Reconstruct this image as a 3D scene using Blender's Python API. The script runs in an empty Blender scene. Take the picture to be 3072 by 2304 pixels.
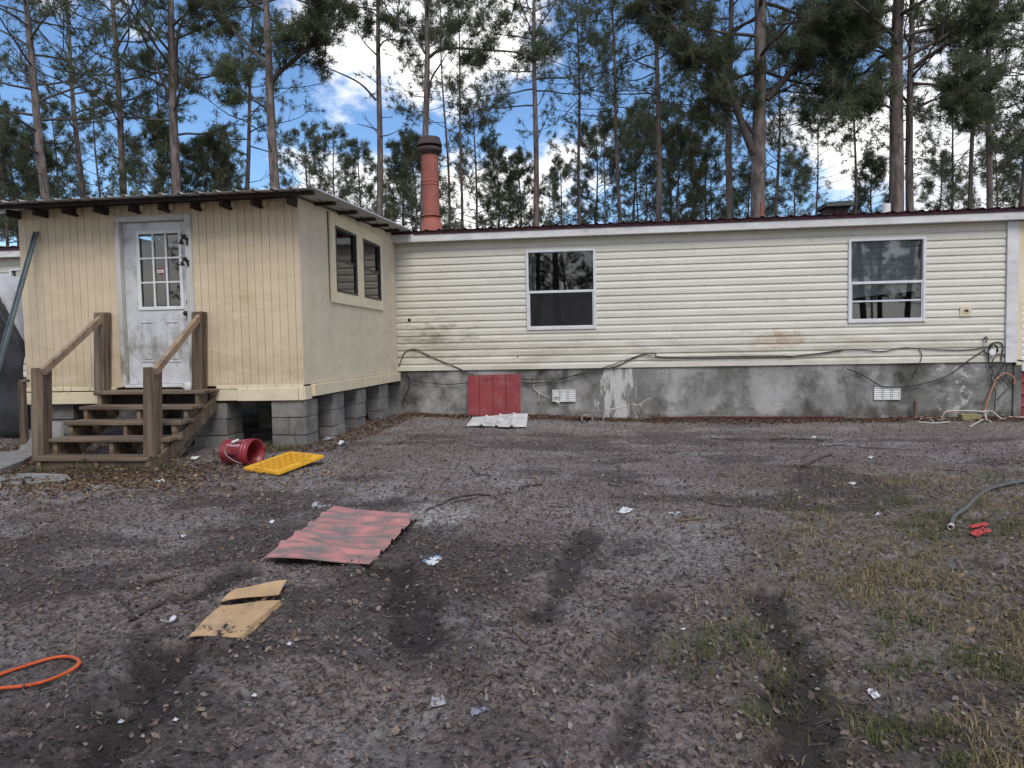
import bpy, bmesh, math, random
import numpy as np
from mathutils import Matrix, Vector
random.seed(7); RNG = np.random.default_rng(11)
sc = bpy.context.scene
COL = sc.collection

# ------------------------------------------------------------------ camera
CAM = np.array([0.0, 0.0, 1.55])
YAW, PITCH, ROLL, FPX = -0.1173, -0.0513, 0.0193, 2132.67      # photo pixels, 3072 wide
FW = np.array([math.sin(YAW)*math.cos(PITCH), math.cos(YAW)*math.cos(PITCH), math.sin(PITCH)])
_r = np.array([math.cos(YAW), -math.sin(YAW), 0.0]); _u = np.cross(_r, FW)
RT = _r*math.cos(ROLL) - _u*math.sin(ROLL); UP = _u*math.cos(ROLL) + _r*math.sin(ROLL)
cd = bpy.data.cameras.new('camera'); cam = bpy.data.objects.new('camera', cd); COL.objects.link(cam)
cd.sensor_width = 36; cd.lens = FPX/3072*36; cd.clip_start = 0.05; cd.clip_end = 2000
cam.matrix_world = Matrix(((RT[0], UP[0], -FW[0], CAM[0]), (RT[1], UP[1], -FW[1], CAM[1]), (RT[2], UP[2], -FW[2], CAM[2]), (0, 0, 0, 1)))
sc.camera = cam

# ------------------------------------------------------------------ sky, sun, exposure
SUN_EL, SUN_AZ = math.radians(50), math.radians(158)     # azimuth measured from +Y clockwise: high behind the camera to the right, veiled by cloud
w = bpy.data.worlds.new('World'); sc.world = w; w.use_nodes = True
nt = w.node_tree; nt.nodes.clear()
def N(t, **k):
    n = nt.nodes.new(t)
    for a, b in k.items():
        setattr(n, a, b)
    return n
out = N('ShaderNodeOutputWorld'); bg = N('ShaderNodeBackground'); bg.inputs[1].default_value = 0.088
sky = N('ShaderNodeTexSky', sky_type='NISHITA'); sky.sun_disc = False
sky.sun_elevation = SUN_EL; sky.sun_rotation = SUN_AZ; sky.air_density = 1.0; sky.dust_density = 0.2; sky.ozone_density = 5.0
tc = N('ShaderNodeTexCoord'); sep = N('ShaderNodeSeparateXYZ'); nt.links.new(tc.outputs['Generated'], sep.inputs[0])
mp = N('ShaderNodeMapping'); mp.inputs['Location'].default_value = (-3.19, 5.95, -0.36); mp.inputs['Scale'].default_value = (1.0, 1.0, 1.7)
nt.links.new(tc.outputs['Generated'], mp.inputs[0])
n1 = N('ShaderNodeTexNoise'); n1.inputs['Scale'].default_value = 3.1; n1.inputs['Detail'].default_value = 9; n1.inputs['Roughness'].default_value = 0.56
nt.links.new(mp.outputs[0], n1.inputs[0])
zr = N('ShaderNodeMapRange'); zr.inputs[1].default_value = 0.05; zr.inputs[2].default_value = 0.75; zr.inputs[3].default_value = 0.085; zr.inputs[4].default_value = -0.03
nt.links.new(sep.outputs[2], zr.inputs[0])
ad = N('ShaderNodeMath', operation='ADD'); nt.links.new(n1.outputs[0], ad.inputs[0]); nt.links.new(zr.outputs[0], ad.inputs[1])
cr = N('ShaderNodeMapRange', interpolation_type='SMOOTHSTEP'); cr.inputs[1].default_value = 0.515; cr.inputs[2].default_value = 0.60
nt.links.new(ad.outputs[0], cr.inputs[0])
n2 = N('ShaderNodeTexNoise'); n2.inputs['Scale'].default_value = 6; n2.inputs['Detail'].default_value = 5; nt.links.new(mp.outputs[0], n2.inputs[0])
cc = N('ShaderNodeValToRGB'); cc.color_ramp.elements[0].color = (6.6, 6.8, 7.3, 1); cc.color_ramp.elements[1].color = (11.5, 11.3, 11.0, 1)
cc.color_ramp.elements[0].position = 0.3; cc.color_ramp.elements[1].position = 0.65
nt.links.new(n2.outputs[0], cc.inputs[0])
mx = N('ShaderNodeMix', data_type='RGBA'); nt.links.new(cr.outputs[0], mx.inputs[0])
hsv = N('ShaderNodeHueSaturation'); hsv.inputs['Saturation'].default_value = 1.06; hsv.inputs['Value'].default_value = 1.15; nt.links.new(sky.outputs[0], hsv.inputs['Color']); nt.links.new(hsv.outputs[0], mx.inputs[6]); nt.links.new(cc.outputs[0], mx.inputs[7])
nt.links.new(mx.outputs[2], bg.inputs[0]); nt.links.new(bg.outputs[0], out.inputs[0])

sd = bpy.data.lights.new('sun', 'SUN'); sun = bpy.data.objects.new('sun', sd); COL.objects.link(sun)
sd.energy = 1.5; sd.angle = math.radians(30); sd.color = (1.0, 0.93, 0.84)
sdir = Vector((math.sin(SUN_AZ)*math.cos(SUN_EL), math.cos(SUN_AZ)*math.cos(SUN_EL), math.sin(SUN_EL)))
sun.rotation_euler = sdir.to_track_quat('Z', 'Y').to_euler(); sun.location = sdir*60
vs = sc.view_settings; vs.view_transform = 'Standard'; vs.look = 'None'; vs.gamma = 1; vs.use_curve_mapping = False; vs.exposure = 0.78

# ------------------------------------------------------------------ pixel helpers (photo pixels -> metres)
def ray(px, py):
    return FW + RT*(px-1536)/FPX - UP*(py-1152)/FPX
def atY(px, py, Y):
    d = ray(px, py); return CAM + d*(Y/d[1])
def atX(px, py, X):
    d = ray(px, py); return CAM + d*(X/d[0])
def ss(a, b, x):
    t = np.clip((x-a)/(b-a), 0, 1); return t*t*(3-2*t)
def gbase(x, y):
    x = np.asarray(x, float); y = np.asarray(y, float)
    z = 0.35*ss(0.5, 8.6, y) - 0.13*ss(-3.5, 3.0, x)*ss(4, 11, y) + 0.03*ss(-2, -6, x)*ss(5, 9, y)
    return z
def gp(px, py, up=0.0):
    """ground point under a photo pixel"""
    z = 0.15
    for _ in range(25):
        d = ray(px, py); q = CAM + d*((z-CAM[2])/d[2]); z = 0.5*z + 0.5*float(gz(q[0], q[1]))
    if q[1] > 12.45:          # nothing on the ground lies inside the foundation
        q = CAM + d*(12.45/d[1]); z = float(gz(q[0], q[1]))
    return np.array([q[0], q[1], z+up])
_T = RNG.random((256, 256))
def vnoise(x, y):
    xi = np.floor(x).astype(int); yi = np.floor(y).astype(int); fx = x-xi; fy = y-yi
    fx = fx*fx*(3-2*fx); fy = fy*fy*(3-2*fy)
    a = _T[xi & 255, yi & 255]; b = _T[(xi+1) & 255, yi & 255]; c = _T[xi & 255, (yi+1) & 255]; d = _T[(xi+1) & 255, (yi+1) & 255]
    return (a*(1-fx)+b*fx)*(1-fy) + (c*(1-fx)+d*fx)*fy
def fbm(x, y, o=4):
    s = 0; a = 0.5
    for _ in range(o):
        s = s + a*(vnoise(x, y)-0.5); x = x*2.03+17.3; y = y*2.03+5.1; a *= 0.5
    return s
# ruts and scrapes: polylines of ground points (x, y), half width, depth, wetness
RUTS = []
def gbp(px, py):
    z = 0.12
    for _ in range(25):
        d = ray(px, py); q = CAM + d*((z-CAM[2])/d[2]); z = 0.5*z+0.5*float(gbase(q[0], q[1]))
    return (q[0], q[1])
for pts, hw, dep, wet in (
    ([(1185, 1690), (1215, 1790), (1270, 1930)], 0.16, 0.055, 0.9),
    ([(1760, 1610), (1690, 1720), (1620, 1850)], 0.10, 0.035, 0.8),
    ([(1960, 1790), (1900, 1900), (1850, 2010)], 0.10, 0.04, 0.55),
    ([(250, 2290), (420, 2090), (540, 1980)], 0.17, 0.07, 0.9),
    ([(600, 1790), (720, 1720)], 0.12, 0.05, 0.85),
    ([(380, 1765), (500, 1735)], 0.08, 0.03, 0.6),
    ([(2280, 1800), (2360, 1960), (2390, 2120), (2430, 2300)], 0.12, 0.055, 0.8),
    ([(1910, 2080), (1860, 2260)], 0.06, 0.035, 0.6),
    ([(1060, 1512), (1190, 1505)], 0.20, 0.04, 0.8),
    ([(1000, 1340), (1500, 1330), (2200, 1325), (3000, 1318)], 0.22, 0.03, 0.55),
    ([(1700, 1370), (2300, 1345), (2900, 1350)], 0.12, 0.02, 0.3),
    ([(0, 1560), (300, 1500), (700, 1460)], 0.15, 0.03, 0.35),
    ([(120, 2290), (330, 2130), (470, 2040)], 0.34, 0.025, 0.75),
    ([(560, 2300), (640, 2150)], 0.2, 0.02, 0.6), ([(1240, 2300), (1500, 2250)], 0.25, 0.015, 0.4),
    ([(150, 2000), (0, 2120)], 0.2, 0.04, 0.5)):
    RUTS.append(([gbp(*p) for p in pts], hw, dep, wet))
SAND = [(gbp(1310, 1560), 0.40, 1.0), (gbp(1390, 1868), 0.24, 1.0), (gbp(1240, 1535), 0.25, 0.5), (gbp(1110, 1470), 0.5, 0.55),
        (gbp(2000, 1620), 0.9, 0.35), (gbp(2450, 1590), 0.7, 0.4), (gbp(1500, 1420), 0.9, 0.35), (gbp(760, 1420), 0.5, 0.3), (gbp(450, 1600), 0.6, 0.3), (gbp(120, 1445), 0.5, 0.4)]
def pdist(x, y, pts):
    best = np.full(np.shape(x), 1e9)
    for (ax, ay), (bx, by) in zip(pts[:-1], pts[1:]):
        dx, dy = bx-ax, by-ay; t = np.clip(((x-ax)*dx+(y-ay)*dy)/(dx*dx+dy*dy), 0, 1)
        best = np.minimum(best, np.hypot(x-ax-t*dx, y-ay-t*dy))
    return best
def rutmask(x, y):
    h = np.zeros(np.shape(x)); wet = np.zeros(np.shape(x))
    wob = 1.3*fbm(x*4+3, y*4+9, 4) + 0.7*fbm(x*17+3, y*17+9, 3)
    for pts, hw, dep, wt in RUTS:
        d = pdist(x, y, pts)/hw + wob*1.1
        m = 1-ss(0.1, 1.25, d); h = h - dep*m*(0.75+1.6*fbm(x*8+1, y*8+5, 3)) + dep*0.45*(ss(0.8, 1.25, d)-ss(1.25, 2.1, d)); wet = np.maximum(wet, wt*(1-ss(0.5, 1.5, d+wob*0.8)))
    return h, wet
def gz(x, y):
    x = np.asarray(x, float); y = np.asarray(y, float)
    h, _ = rutmask(x, y)
    near = 1-ss(12, 25, np.hypot(x, y))
    return gbase(x, y) + h + near*(0.09*fbm(x*0.7+4, y*0.7+1, 3) + 0.055*fbm(x*3+40, y*3+8, 4)) 

# ------------------------------------------------------------------ materials
MATS = {}
def mat(name, c1, c2=None, scale=6.0, rough=0.8, bump=0.0, bscale=None, stretch=(1, 1, 1), detail=6, lo=0.35, hi=0.65, metal=0.0, spec=0.3, third=None, rnd=0.0, coord='pos', attr=None):
    """procedural surface: two colours mixed by noise, an optional third (dirt) by a second noise, bump"""
    if name in MATS: return MATS[name]
    m = bpy.data.materials.new(name); m.use_nodes = True; t = m.node_tree; L = t.links.new
    b = t.nodes['Principled BSDF']; b.inputs['Roughness'].default_value = rough; b.inputs['Metallic'].default_value = metal
    b.inputs['Specular IOR Level'].default_value = spec
    if coord == 'pos':
        g = t.nodes.new('ShaderNodeNewGeometry'); src = g.outputs['Position']
    else:
        g = t.nodes.new('ShaderNodeTexCoord'); src = g.outputs['Object']
    mpn = t.nodes.new('ShaderNodeMapping'); mpn.inputs['Scale'].default_value = stretch; L(src, mpn.inputs[0]); v = mpn.outputs[0]
    col = None
    def noise(sc_, de=detail, ro=0.6):
        n = t.nodes.new('ShaderNodeTexNoise'); n.inputs['Scale'].default_value = sc_; n.inputs['Detail'].default_value = de; n.inputs['Roughness'].default_value = ro; L(v, n.inputs[0]); return n.outputs[0]
    def ramp(fac, a, bb):
        r = t.nodes.new('ShaderNodeMapRange'); r.inputs[1].default_value = a; r.inputs[2].default_value = bb; L(fac, r.inputs[0]); return r.outputs[0]
    def mixc(fac, A, B):
        x = t.nodes.new('ShaderNodeMix'); x.data_type = 'RGBA'; L(fac, x.inputs[0])
        for s, i in ((A, 6), (B, 7)):
            if isinstance(s, tuple): x.inputs[i].default_value = (*s, 1)
            else: L(s, x.inputs[i])
        return x.outputs[2]
    if c2 is None: c2 = tuple(k*0.85 for k in c1)
    nf = noise(scale); col = mixc(ramp(nf, lo, hi), c1, c2)
    if third:
        c3, s3, a3, b3 = third[:4]
        col = mixc(ramp(noise(s3, 8, 0.65), a3, b3), col, c3)
    if rnd:
        oi = t.nodes.new('ShaderNodeObjectInfo'); hs = t.nodes.new('ShaderNodeHueSaturation')
        mr = t.nodes.new('ShaderNodeMapRange'); mr.inputs[3].default_value = 1-rnd; mr.inputs[4].default_value = 1+rnd
        L(oi.outputs['Random'], mr.inputs[0]); L(mr.outputs[0], hs.inputs['Value']); L(col, hs.inputs['Color']); col = hs.outputs[0]
    if attr:
        at = t.nodes.new('ShaderNodeAttribute'); at.attribute_name = attr
        mu = t.nodes.new('ShaderNodeMix'); mu.data_type = 'RGBA'; mu.blend_type = 'MULTIPLY'; mu.inputs[0].default_value = 1; L(col, mu.inputs[6]); L(at.outputs['Color'], mu.inputs[7]); col = mu.outputs[2]
    L(col, b.inputs['Base Color'])
    if bump:
        bn = t.nodes.new('ShaderNodeBump'); bn.inputs['Strength'].default_value = 1; bn.inputs['Distance'].default_value = bump
        L(noise(bscale or scale*4, 5, 0.6), bn.inputs['Height']); L(bn.outputs[0], b.inputs['Normal'])
    MATS[name] = m; return m

M_siding = mat('vinyl_siding', (0.63, 0.61, 0.525), (0.555, 0.54, 0.46), 1.6, 0.55, 0.002, 30, (0.5, 1, 3), third=((0.33, 0.30, 0.20), 2.6, 0.60, 0.84), rnd=0.03)
M_white_siding = mat('white_siding', (0.72, 0.73, 0.74), (0.62, 0.63, 0.64), 2, 0.5, 0.002, 30, rnd=0.03)
M_trim = mat('weathered_white_trim', (0.66, 0.66, 0.66), (0.52, 0.52, 0.51), 3, 0.6, 0.002, 40, (1, 1, 3), third=((0.30, 0.29, 0.26), 6, 0.60, 0.85))
M_t111s = mat('pale_cream_painted_panel', (0.64, 0.56, 0.425), (0.57, 0.495, 0.375), 3, 0.75, 0.006, 45, (1, 1, 2.2), third=((0.42, 0.36, 0.27), 3.5, 0.56, 0.95), rnd=0.025)
M_t111 = mat('cream_painted_panel', (0.64, 0.525, 0.37), (0.56, 0.46, 0.32), 3, 0.75, 0.006, 45, (1, 1, 2.2), third=((0.46, 0.36, 0.22), 4.5, 0.62, 0.98), rnd=0.03)
M_t111b = mat('cream_painted_trim', (0.70, 0.62, 0.45), (0.62, 0.53, 0.36), 4, 0.7, 0.003, 40, third=((0.35, 0.28, 0.18), 9, 0.62, 0.9), rnd=0.03)
M_backing = mat('panel_backing', (0.58, 0.48, 0.31), (0.46, 0.38, 0.24), 6, 0.9)
M_inside = mat('interior_wall', (0.30, 0.27, 0.22), (0.25, 0.22, 0.18), 3, 0.9)
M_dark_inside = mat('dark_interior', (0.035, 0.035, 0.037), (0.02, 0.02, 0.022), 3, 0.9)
M_skirt = mat('stained_concrete', (0.37, 0.36, 0.345), (0.19, 0.187, 0.175), 1.3, 0.9, 0.012, 22, (1, 1, 0.8), lo=0.36, hi=0.60, third=((0.05, 0.052, 0.043), 1.7, 0.46, 0.66))
def stain(m, specs):
    """stains with a place and shape of their own: (axis, centre, half width, noise scale, stretch, lo, hi, colour)"""
    t = m.node_tree; L = t.links.new; b = t.nodes['Principled BSDF']; c = b.inputs['Base Color'].links[0].from_socket
    g = t.nodes.new('ShaderNodeNewGeometry'); sp = t.nodes.new('ShaderNodeSeparateXYZ'); L(g.outputs['Position'], sp.inputs[0])
    def math_(op, a, b_, c_=None):
        n = t.nodes.new('ShaderNodeMath'); n.operation = op
        for i, q in enumerate((a, b_, c_)):
            if q is None: continue
            if isinstance(q, float): n.inputs[i].default_value = q
            else: L(q, n.inputs[i])
        return n.outputs[0]
    def mr(sock, a, b_, lo, hi):
        r = t.nodes.new('ShaderNodeMapRange'); r.inputs[1].default_value = a; r.inputs[2].default_value = b_; r.inputs[3].default_value = lo; r.inputs[4].default_value = hi; L(sock, r.inputs[0]); return r.outputs[0]
    for bands, ns, st3, lo, hi, colr in specs:
        msk = None
        for ax, ce, hw in bands:
            k = mr(math_('ABSOLUTE', math_('SUBTRACT', sp.outputs[ax], float(ce)), None), 0, hw, 1, 0); msk = k if msk is None else math_('MULTIPLY', msk, k)
        mp_ = t.nodes.new('ShaderNodeMapping'); mp_.inputs['Scale'].default_value = st3; L(g.outputs['Position'], mp_.inputs[0])
        n = t.nodes.new('ShaderNodeTexNoise'); n.inputs['Scale'].default_value = ns; n.inputs['Detail'].default_value = 7; n.inputs['Roughness'].default_value = 0.65; L(mp_.outputs[0], n.inputs[0])
        f = mr(math_('MULTIPLY_ADD', msk, 0.30, n.outputs[0]), lo, hi, 0, 1)
        x = t.nodes.new('ShaderNodeMix'); x.data_type = 'RGBA'; L(f, x.inputs[0]); L(c, x.inputs[6]); x.inputs[7].default_value = (*colr, 1); c = x.outputs[2]
    L(c, b.inputs['Base Color'])
stain(M_skirt, [([(0, 5.6, 1.9)], 2.2, (1, 1, 2.0), 0.68, 0.90, (0.10, 0.098, 0.086)), ([(2, 0.30, 0.30)], 3.1, (1, 1, 1), 0.70, 0.90, (0.085, 0.078, 0.062)),
                ([(0, 0.35, 0.75)], 4.0, (2.2, 1, 0.5), 0.72, 0.80, (0.50, 0.49, 0.47)), ([(0, 6.0, 1.0)], 5.0, (1.2, 1, 1.6), 0.80, 0.86, (0.42, 0.41, 0.39))])
stain(M_siding, [([(2, 1.45, 0.55)], 2.6, (0.5, 1, 2.4), 0.64, 1.0, (0.36, 0.33, 0.25)), ([(0, 3.1, 1.0), (2, 1.55, 0.35)], 3.2, (1.2, 1, 1.6), 0.62, 0.86, (0.40, 0.30, 0.20)),
                 ([(0, -2.9, 1.2), (2, 1.75, 0.6)], 4.2, (0.7, 1, 2.4), 0.62, 0.86, (0.25, 0.245, 0.17))])
stain(M_t111, [([(2, 1.35, 0.7)], 2.4, (1, 1, 2.4), 0.66, 1.05, (0.44, 0.34, 0.20)), ([(0, -4.35, 0.5), (2, 2.2, 0.9)], 5.0, (0.8, 1, 2.2), 0.66, 0.98, (0.47, 0.36, 0.21))])
M_block = mat('concrete_block', (0.235, 0.225, 0.21), (0.15, 0.145, 0.135), 4, 0.92, 0.008, 60, third=((0.085, 0.082, 0.07), 3, 0.48, 0.75), rnd=0.15)
M_mortar = mat('mortar', (0.13, 0.13, 0.125), None, 9, 0.95, 0.004, 80)
M_galv = mat('galvanised_metal', (0.48, 0.48, 0.48), (0.36, 0.36, 0.36), 3, 0.5, 0.002, 20, third=((0.13, 0.12, 0.11), 5, 0.55, 0.8), metal=0.25)
M_redroof = mat('red_roof_metal', (0.085, 0.024, 0.026), (0.05, 0.016, 0.018), 4, 0.5, 0.001, 20)
M_redpanel = mat('red_panel_metal', (0.27, 0.048, 0.055), (0.22, 0.038, 0.045), 3, 0.5, 0.001, 20, third=((0.30, 0.12, 0.11), 4, 0.48, 0.80))
M_redmud = mat('muddy_red_metal', (0.56, 0.25, 0.23), (0.46, 0.19, 0.175), 5, 0.75, 0.004, 60, (0.6, 1.6, 1), third=((0.20, 0.168, 0.155), 7.5, 0.40, 0.58))
M_oldwood = mat('weathered_wood', (0.18, 0.128, 0.088), (0.075, 0.053, 0.038), 16, 0.85, 0.005, 40, (1, 1, 0.07), third=((0.30, 0.25, 0.19), 6, 0.55, 0.8), rnd=0.08)
M_tread = mat('worn_tread_wood', (0.235, 0.175, 0.122), (0.085, 0.062, 0.045), 14, 0.88, 0.005, 40, (0.09, 1, 1), third=((0.05, 0.042, 0.035), 4, 0.52, 0.72), rnd=0.12)
M_rail = mat('handrail_wood', (0.36, 0.265, 0.18), (0.24, 0.165, 0.11), 9, 0.8, 0.004, 40, (1, 1, 1), third=((0.10, 0.07, 0.05), 12, 0.55, 0.7))
M_dkwood = mat('dark_rafter_wood', (0.050, 0.038, 0.032), (0.028, 0.022, 0.02), 9, 0.9, 0.003, 40)
M_door = mat('dirty_white_door', (0.58, 0.585, 0.60), (0.50, 0.505, 0.515), 3, 0.5, 0.001, 20, third=((0.22, 0.21, 0.18), 6.5, 0.50, 0.78))
M_casing = mat('grimy_casing', (0.56, 0.55, 0.52), (0.42, 0.41, 0.37), 4, 0.7, 0.003, 40, (1, 1, 0.5), third=((0.19, 0.16, 0.11), 8, 0.58, 0.82))
stain(M_door, [([(2, 1.65, 0.55)], 7.0, (1, 1, 0.6), 0.66, 0.92, (0.24, 0.235, 0.20))])
stain(M_casing, [([(2, 1.4, 0.7)], 6.0, (1, 1, 0.5), 0.64, 0.86, (0.20, 0.175, 0.13))])
M_iron = mat('black_iron', (0.018, 0.016, 0.015), (0.035, 0.028, 0.024), 20, 0.5, metal=0.4)
M_whiteplastic = mat('white_plastic', (0.72, 0.72, 0.71), (0.60, 0.60, 0.58), 12, 0.45)
M_bronze = mat('bronze_frame', (0.030, 0.027, 0.025), (0.05, 0.045, 0.04), 10, 0.45)
M_alum = mat('white_aluminium', (0.66, 0.67, 0.68), (0.56, 0.57, 0.58), 8, 0.45, spec=0.5)
M_flue = mat('terracotta_flue', (0.34, 0.115, 0.085), (0.26, 0.085, 0.065), 5, 0.75, 0.002, 40, third=((0.18, 0.07, 0.055), 4, 0.55, 0.85))
M_soot = mat('sooty_metal', (0.045, 0.038, 0.037), (0.085, 0.055, 0.05), 9, 0.8)
M_bark = mat('pine_bark', (0.20, 0.165, 0.145), (0.085, 0.070, 0.063), 7, 0.95, 0.03, 9, (1, 1, 0.28), lo=0.38, hi=0.6, third=((0.16, 0.15, 0.135), 3, 0.58, 0.8))
M_twigbark = mat('branch_bark', (0.105, 0.09, 0.08), (0.06, 0.052, 0.048), 9, 0.95)
def needle_mat(name, c):
    m = bpy.data.materials.new(name); m.use_nodes = True; t = m.node_tree; b = t.nodes['Principled BSDF']
    a = t.nodes.new('ShaderNodeAttribute'); a.attribute_name = 'tint'
    mu = t.nodes.new('ShaderNodeMix'); mu.data_type = 'RGBA'; mu.blend_type = 'MULTIPLY'; mu.inputs[0].default_value = 1; mu.inputs[6].default_value = (*c, 1)
    t.links.new(a.outputs['Color'], mu.inputs[7]); t.links.new(mu.outputs[2], b.inputs['Base Color'])
    b.inputs['Roughness'].default_value = 0.65; b.inputs['Specular IOR Level'].default_value = 0.25
    tr = t.nodes.new('ShaderNodeBsdfTranslucent'); t.links.new(mu.outputs[2], tr.inputs[0])
    ms = t.nodes.new('ShaderNodeMixShader'); ms.inputs[0].default_value = 0.45
    t.links.new(b.outputs[0], ms.inputs[1]); t.links.new(tr.outputs[0], ms.inputs[2]); t.links.new(ms.outputs[0], t.nodes['Material Output'].inputs[0])
    return m
M_needle = needle_mat('pine_needles', (0.128, 0.150, 0.086))
M_litter = needle_mat('leaf_litter', (1, 1, 1))
M_grass = needle_mat('grass_blades', (1, 1, 1))
def glass_mat(name, tint, rough=0.02, extra=0.0):
    m = bpy.data.materials.new(name); m.use_nodes = True; t = m.node_tree; t.nodes.remove(t.nodes['Principled BSDF'])
    tr = t.nodes.new('ShaderNodeBsdfTransparent'); tr.inputs[0].default_value = (*tint, 1)
    gl = t.nodes.new('ShaderNodeBsdfGlossy'); gl.inputs['Roughness'].default_value = rough
    fr = t.nodes.new('ShaderNodeFresnel'); fr.inputs[0].default_value = 1.5
    ma = t.nodes.new('ShaderNodeMath'); ma.operation = 'MULTIPLY_ADD'; ma.inputs[1].default_value = 1.25; ma.inputs[2].default_value = extra; t.links.new(fr.outputs[0], ma.inputs[0])
    ms = t.nodes.new('ShaderNodeMixShader'); t.links.new(ma.outputs[0], ms.inputs[0]); t.links.new(tr.outputs[0], ms.inputs[1]); t.links.new(gl.outputs[0], ms.inputs[2])
    t.links.new(ms.outputs[0], t.nodes['Material Output'].inputs[0]); return m
M_glass = glass_mat('window_glass', (0.86, 0.88, 0.88), 0.015, 0.02)
M_clear = glass_mat('door_glass', (0.80, 0.82, 0.82), 0.01, 0.0)
def screen_mat():
    m = bpy.data.materials.new('insect_screen'); m.use_nodes = True; t = m.node_tree; b = t.nodes['Principled BSDF']; b.inputs['Base Color'].default_value = (0.012, 0.012, 0.014, 1); b.inputs['Roughness'].default_value = 0.8
    tr = t.nodes.new('ShaderNodeBsdfTransparent'); ms = t.nodes.new('ShaderNodeMixShader'); ms.inputs[0].default_value = 0.55
    t.links.new(tr.outputs[0], ms.inputs[1]); t.links.new(b.outputs[0], ms.inputs[2]); t.links.new(ms.outputs[0], t.nodes['Material Output'].inputs[0]); return m
M_screen = screen_mat()

def soil_mat():
    m = bpy.data.materials.new('dark_sandy_soil'); m.use_nodes = True; t = m.node_tree; L = t.links.new; b = t.nodes['Principled BSDF']
    g = t.nodes.new('ShaderNodeNewGeometry'); at = t.nodes.new('ShaderNodeAttribute'); at.attribute_name = 'soil'
    sp = t.nodes.new('ShaderNodeSeparateColor'); L(at.outputs['Color'], sp.inputs[0])
    def noise(s, d=6, r=0.62):
        n = t.nodes.new('ShaderNodeTexNoise'); n.inputs['Scale'].default_value = s; n.inputs['Detail'].default_value = d; n.inputs['Roughness'].default_value = r; L(g.outputs['Position'], n.inputs[0]); return n.outputs[0]
    def rmp(f, a, c, lo=0.0, hi=1.0):
        r = t.nodes.new('ShaderNodeMapRange'); r.inputs[1].default_value = a; r.inputs[2].default_value = c; r.inputs[3].default_value = lo; r.inputs[4].default_value = hi; L(f, r.inputs[0]); return r.outputs[0]
    def mixc(f, A, B):
        x = t.nodes.new('ShaderNodeMix'); x.data_type = 'RGBA'; L(f, x.inputs[0])
        for s, i in ((A, 6), (B, 7)):
            if isinstance(s, tuple): x.inputs[i].default_value = (*s, 1)
            else: L(s, x.inputs[i])
        return x.outputs[2]
    def mul(a, c):
        k = t.nodes.new('ShaderNodeMath'); k.operation = 'MULTIPLY'; k.use_clamp = True; L(a, k.inputs[0])
        if isinstance(c, float): k.inputs[1].default_value = c
        else: L(c, k.inputs[1])
        return k.outputs[0]
    col = mixc(rmp(noise(1.1, 5), 0.36, 0.64), (0.235, 0.193, 0.175), (0.335, 0.290, 0.268))
    col = mixc(rmp(noise(28, 6), 0.44, 0.68), col, (0.075, 0.058, 0.052))
    col = mixc(rmp(noise(75, 4), 0.56, 0.72), col, (0.42, 0.375, 0.345))
    col = mixc(mul(sp.outputs[1], rmp(noise(22, 6), 0.40, 0.56)), col, (0.52, 0.50, 0.485))
    col = mixc(mul(sp.outputs[2], rmp(noise(9, 6), 0.38, 0.58)), col, (0.185, 0.155, 0.095))
    col = mixc(mul(sp.outputs[0], 1.0), col, (0.036, 0.027, 0.025))
    L(col, b.inputs['Base Color']); b.inputs['Specular IOR Level'].default_value = 0.25
    L(rmp(sp.outputs[0], 0, 1, 0.95, 0.78), b.inputs['Roughness'])
    b1 = t.nodes.new('ShaderNodeBump'); b1.inputs['Distance'].default_value = 0.045; b1.inputs['Strength'].default_value = 0.9; L(noise(30, 7, 0.6), b1.inputs['Height'])
    b2 = t.nodes.new('ShaderNodeBump'); b2.inputs['Distance'].default_value = 0.02; b2.inputs['Strength'].default_value = 0.8; L(noise(110, 4), b2.inputs['Height']); L(b1.outputs[0], b2.inputs['Normal']); L(b2.outputs[0], b.inputs['Normal'])
    return m
M_soil = soil_mat()

# ------------------------------------------------------------------ object helpers
OFF = {}
def tag(o, label=None, cat=None, group=None, kind=None):
    for k, v in (('label', label), ('category', cat), ('group', group), ('kind', kind)):
        if v: o[k] = v
    return o
def root(name, loc, label, cat, group=None):
    o = bpy.data.objects.new(name, None); COL.objects.link(o); o.location = tuple(float(v) for v in loc); o.empty_display_size = 0.1
    OFF[o] = np.array(loc, float); return tag(o, label, cat, group)
def build(name, verts, faces, m, parent=None, smooth=False, origin=None):
    """verts in world metres; one mesh object"""
    verts = np.asarray(verts, float)
    if parent is not None: off = OFF[parent]
    elif origin is not None: off = np.array(origin, float)
    else:
        off = np.array([(verts[:, 0].min()+verts[:, 0].max())/2, (verts[:, 1].min()+verts[:, 1].max())/2, verts[:, 2].min()])
    me = bpy.data.meshes.new(name); me.from_pydata((verts-off).tolist(), [], [tuple(int(i) for i in f) for f in faces])
    bm = bmesh.new(); bm.from_mesh(me); bmesh.ops.recalc_face_normals(bm, faces=bm.faces); bm.to_mesh(me); bm.free()
    me.materials.append(m)
    if smooth: me.shade_smooth()
    o = bpy.data.objects.new(name, me); COL.objects.link(o)
    if parent is not None: o.parent = parent; OFF[o] = off
    else: o.location = off; OFF[o] = off
    return o
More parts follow.
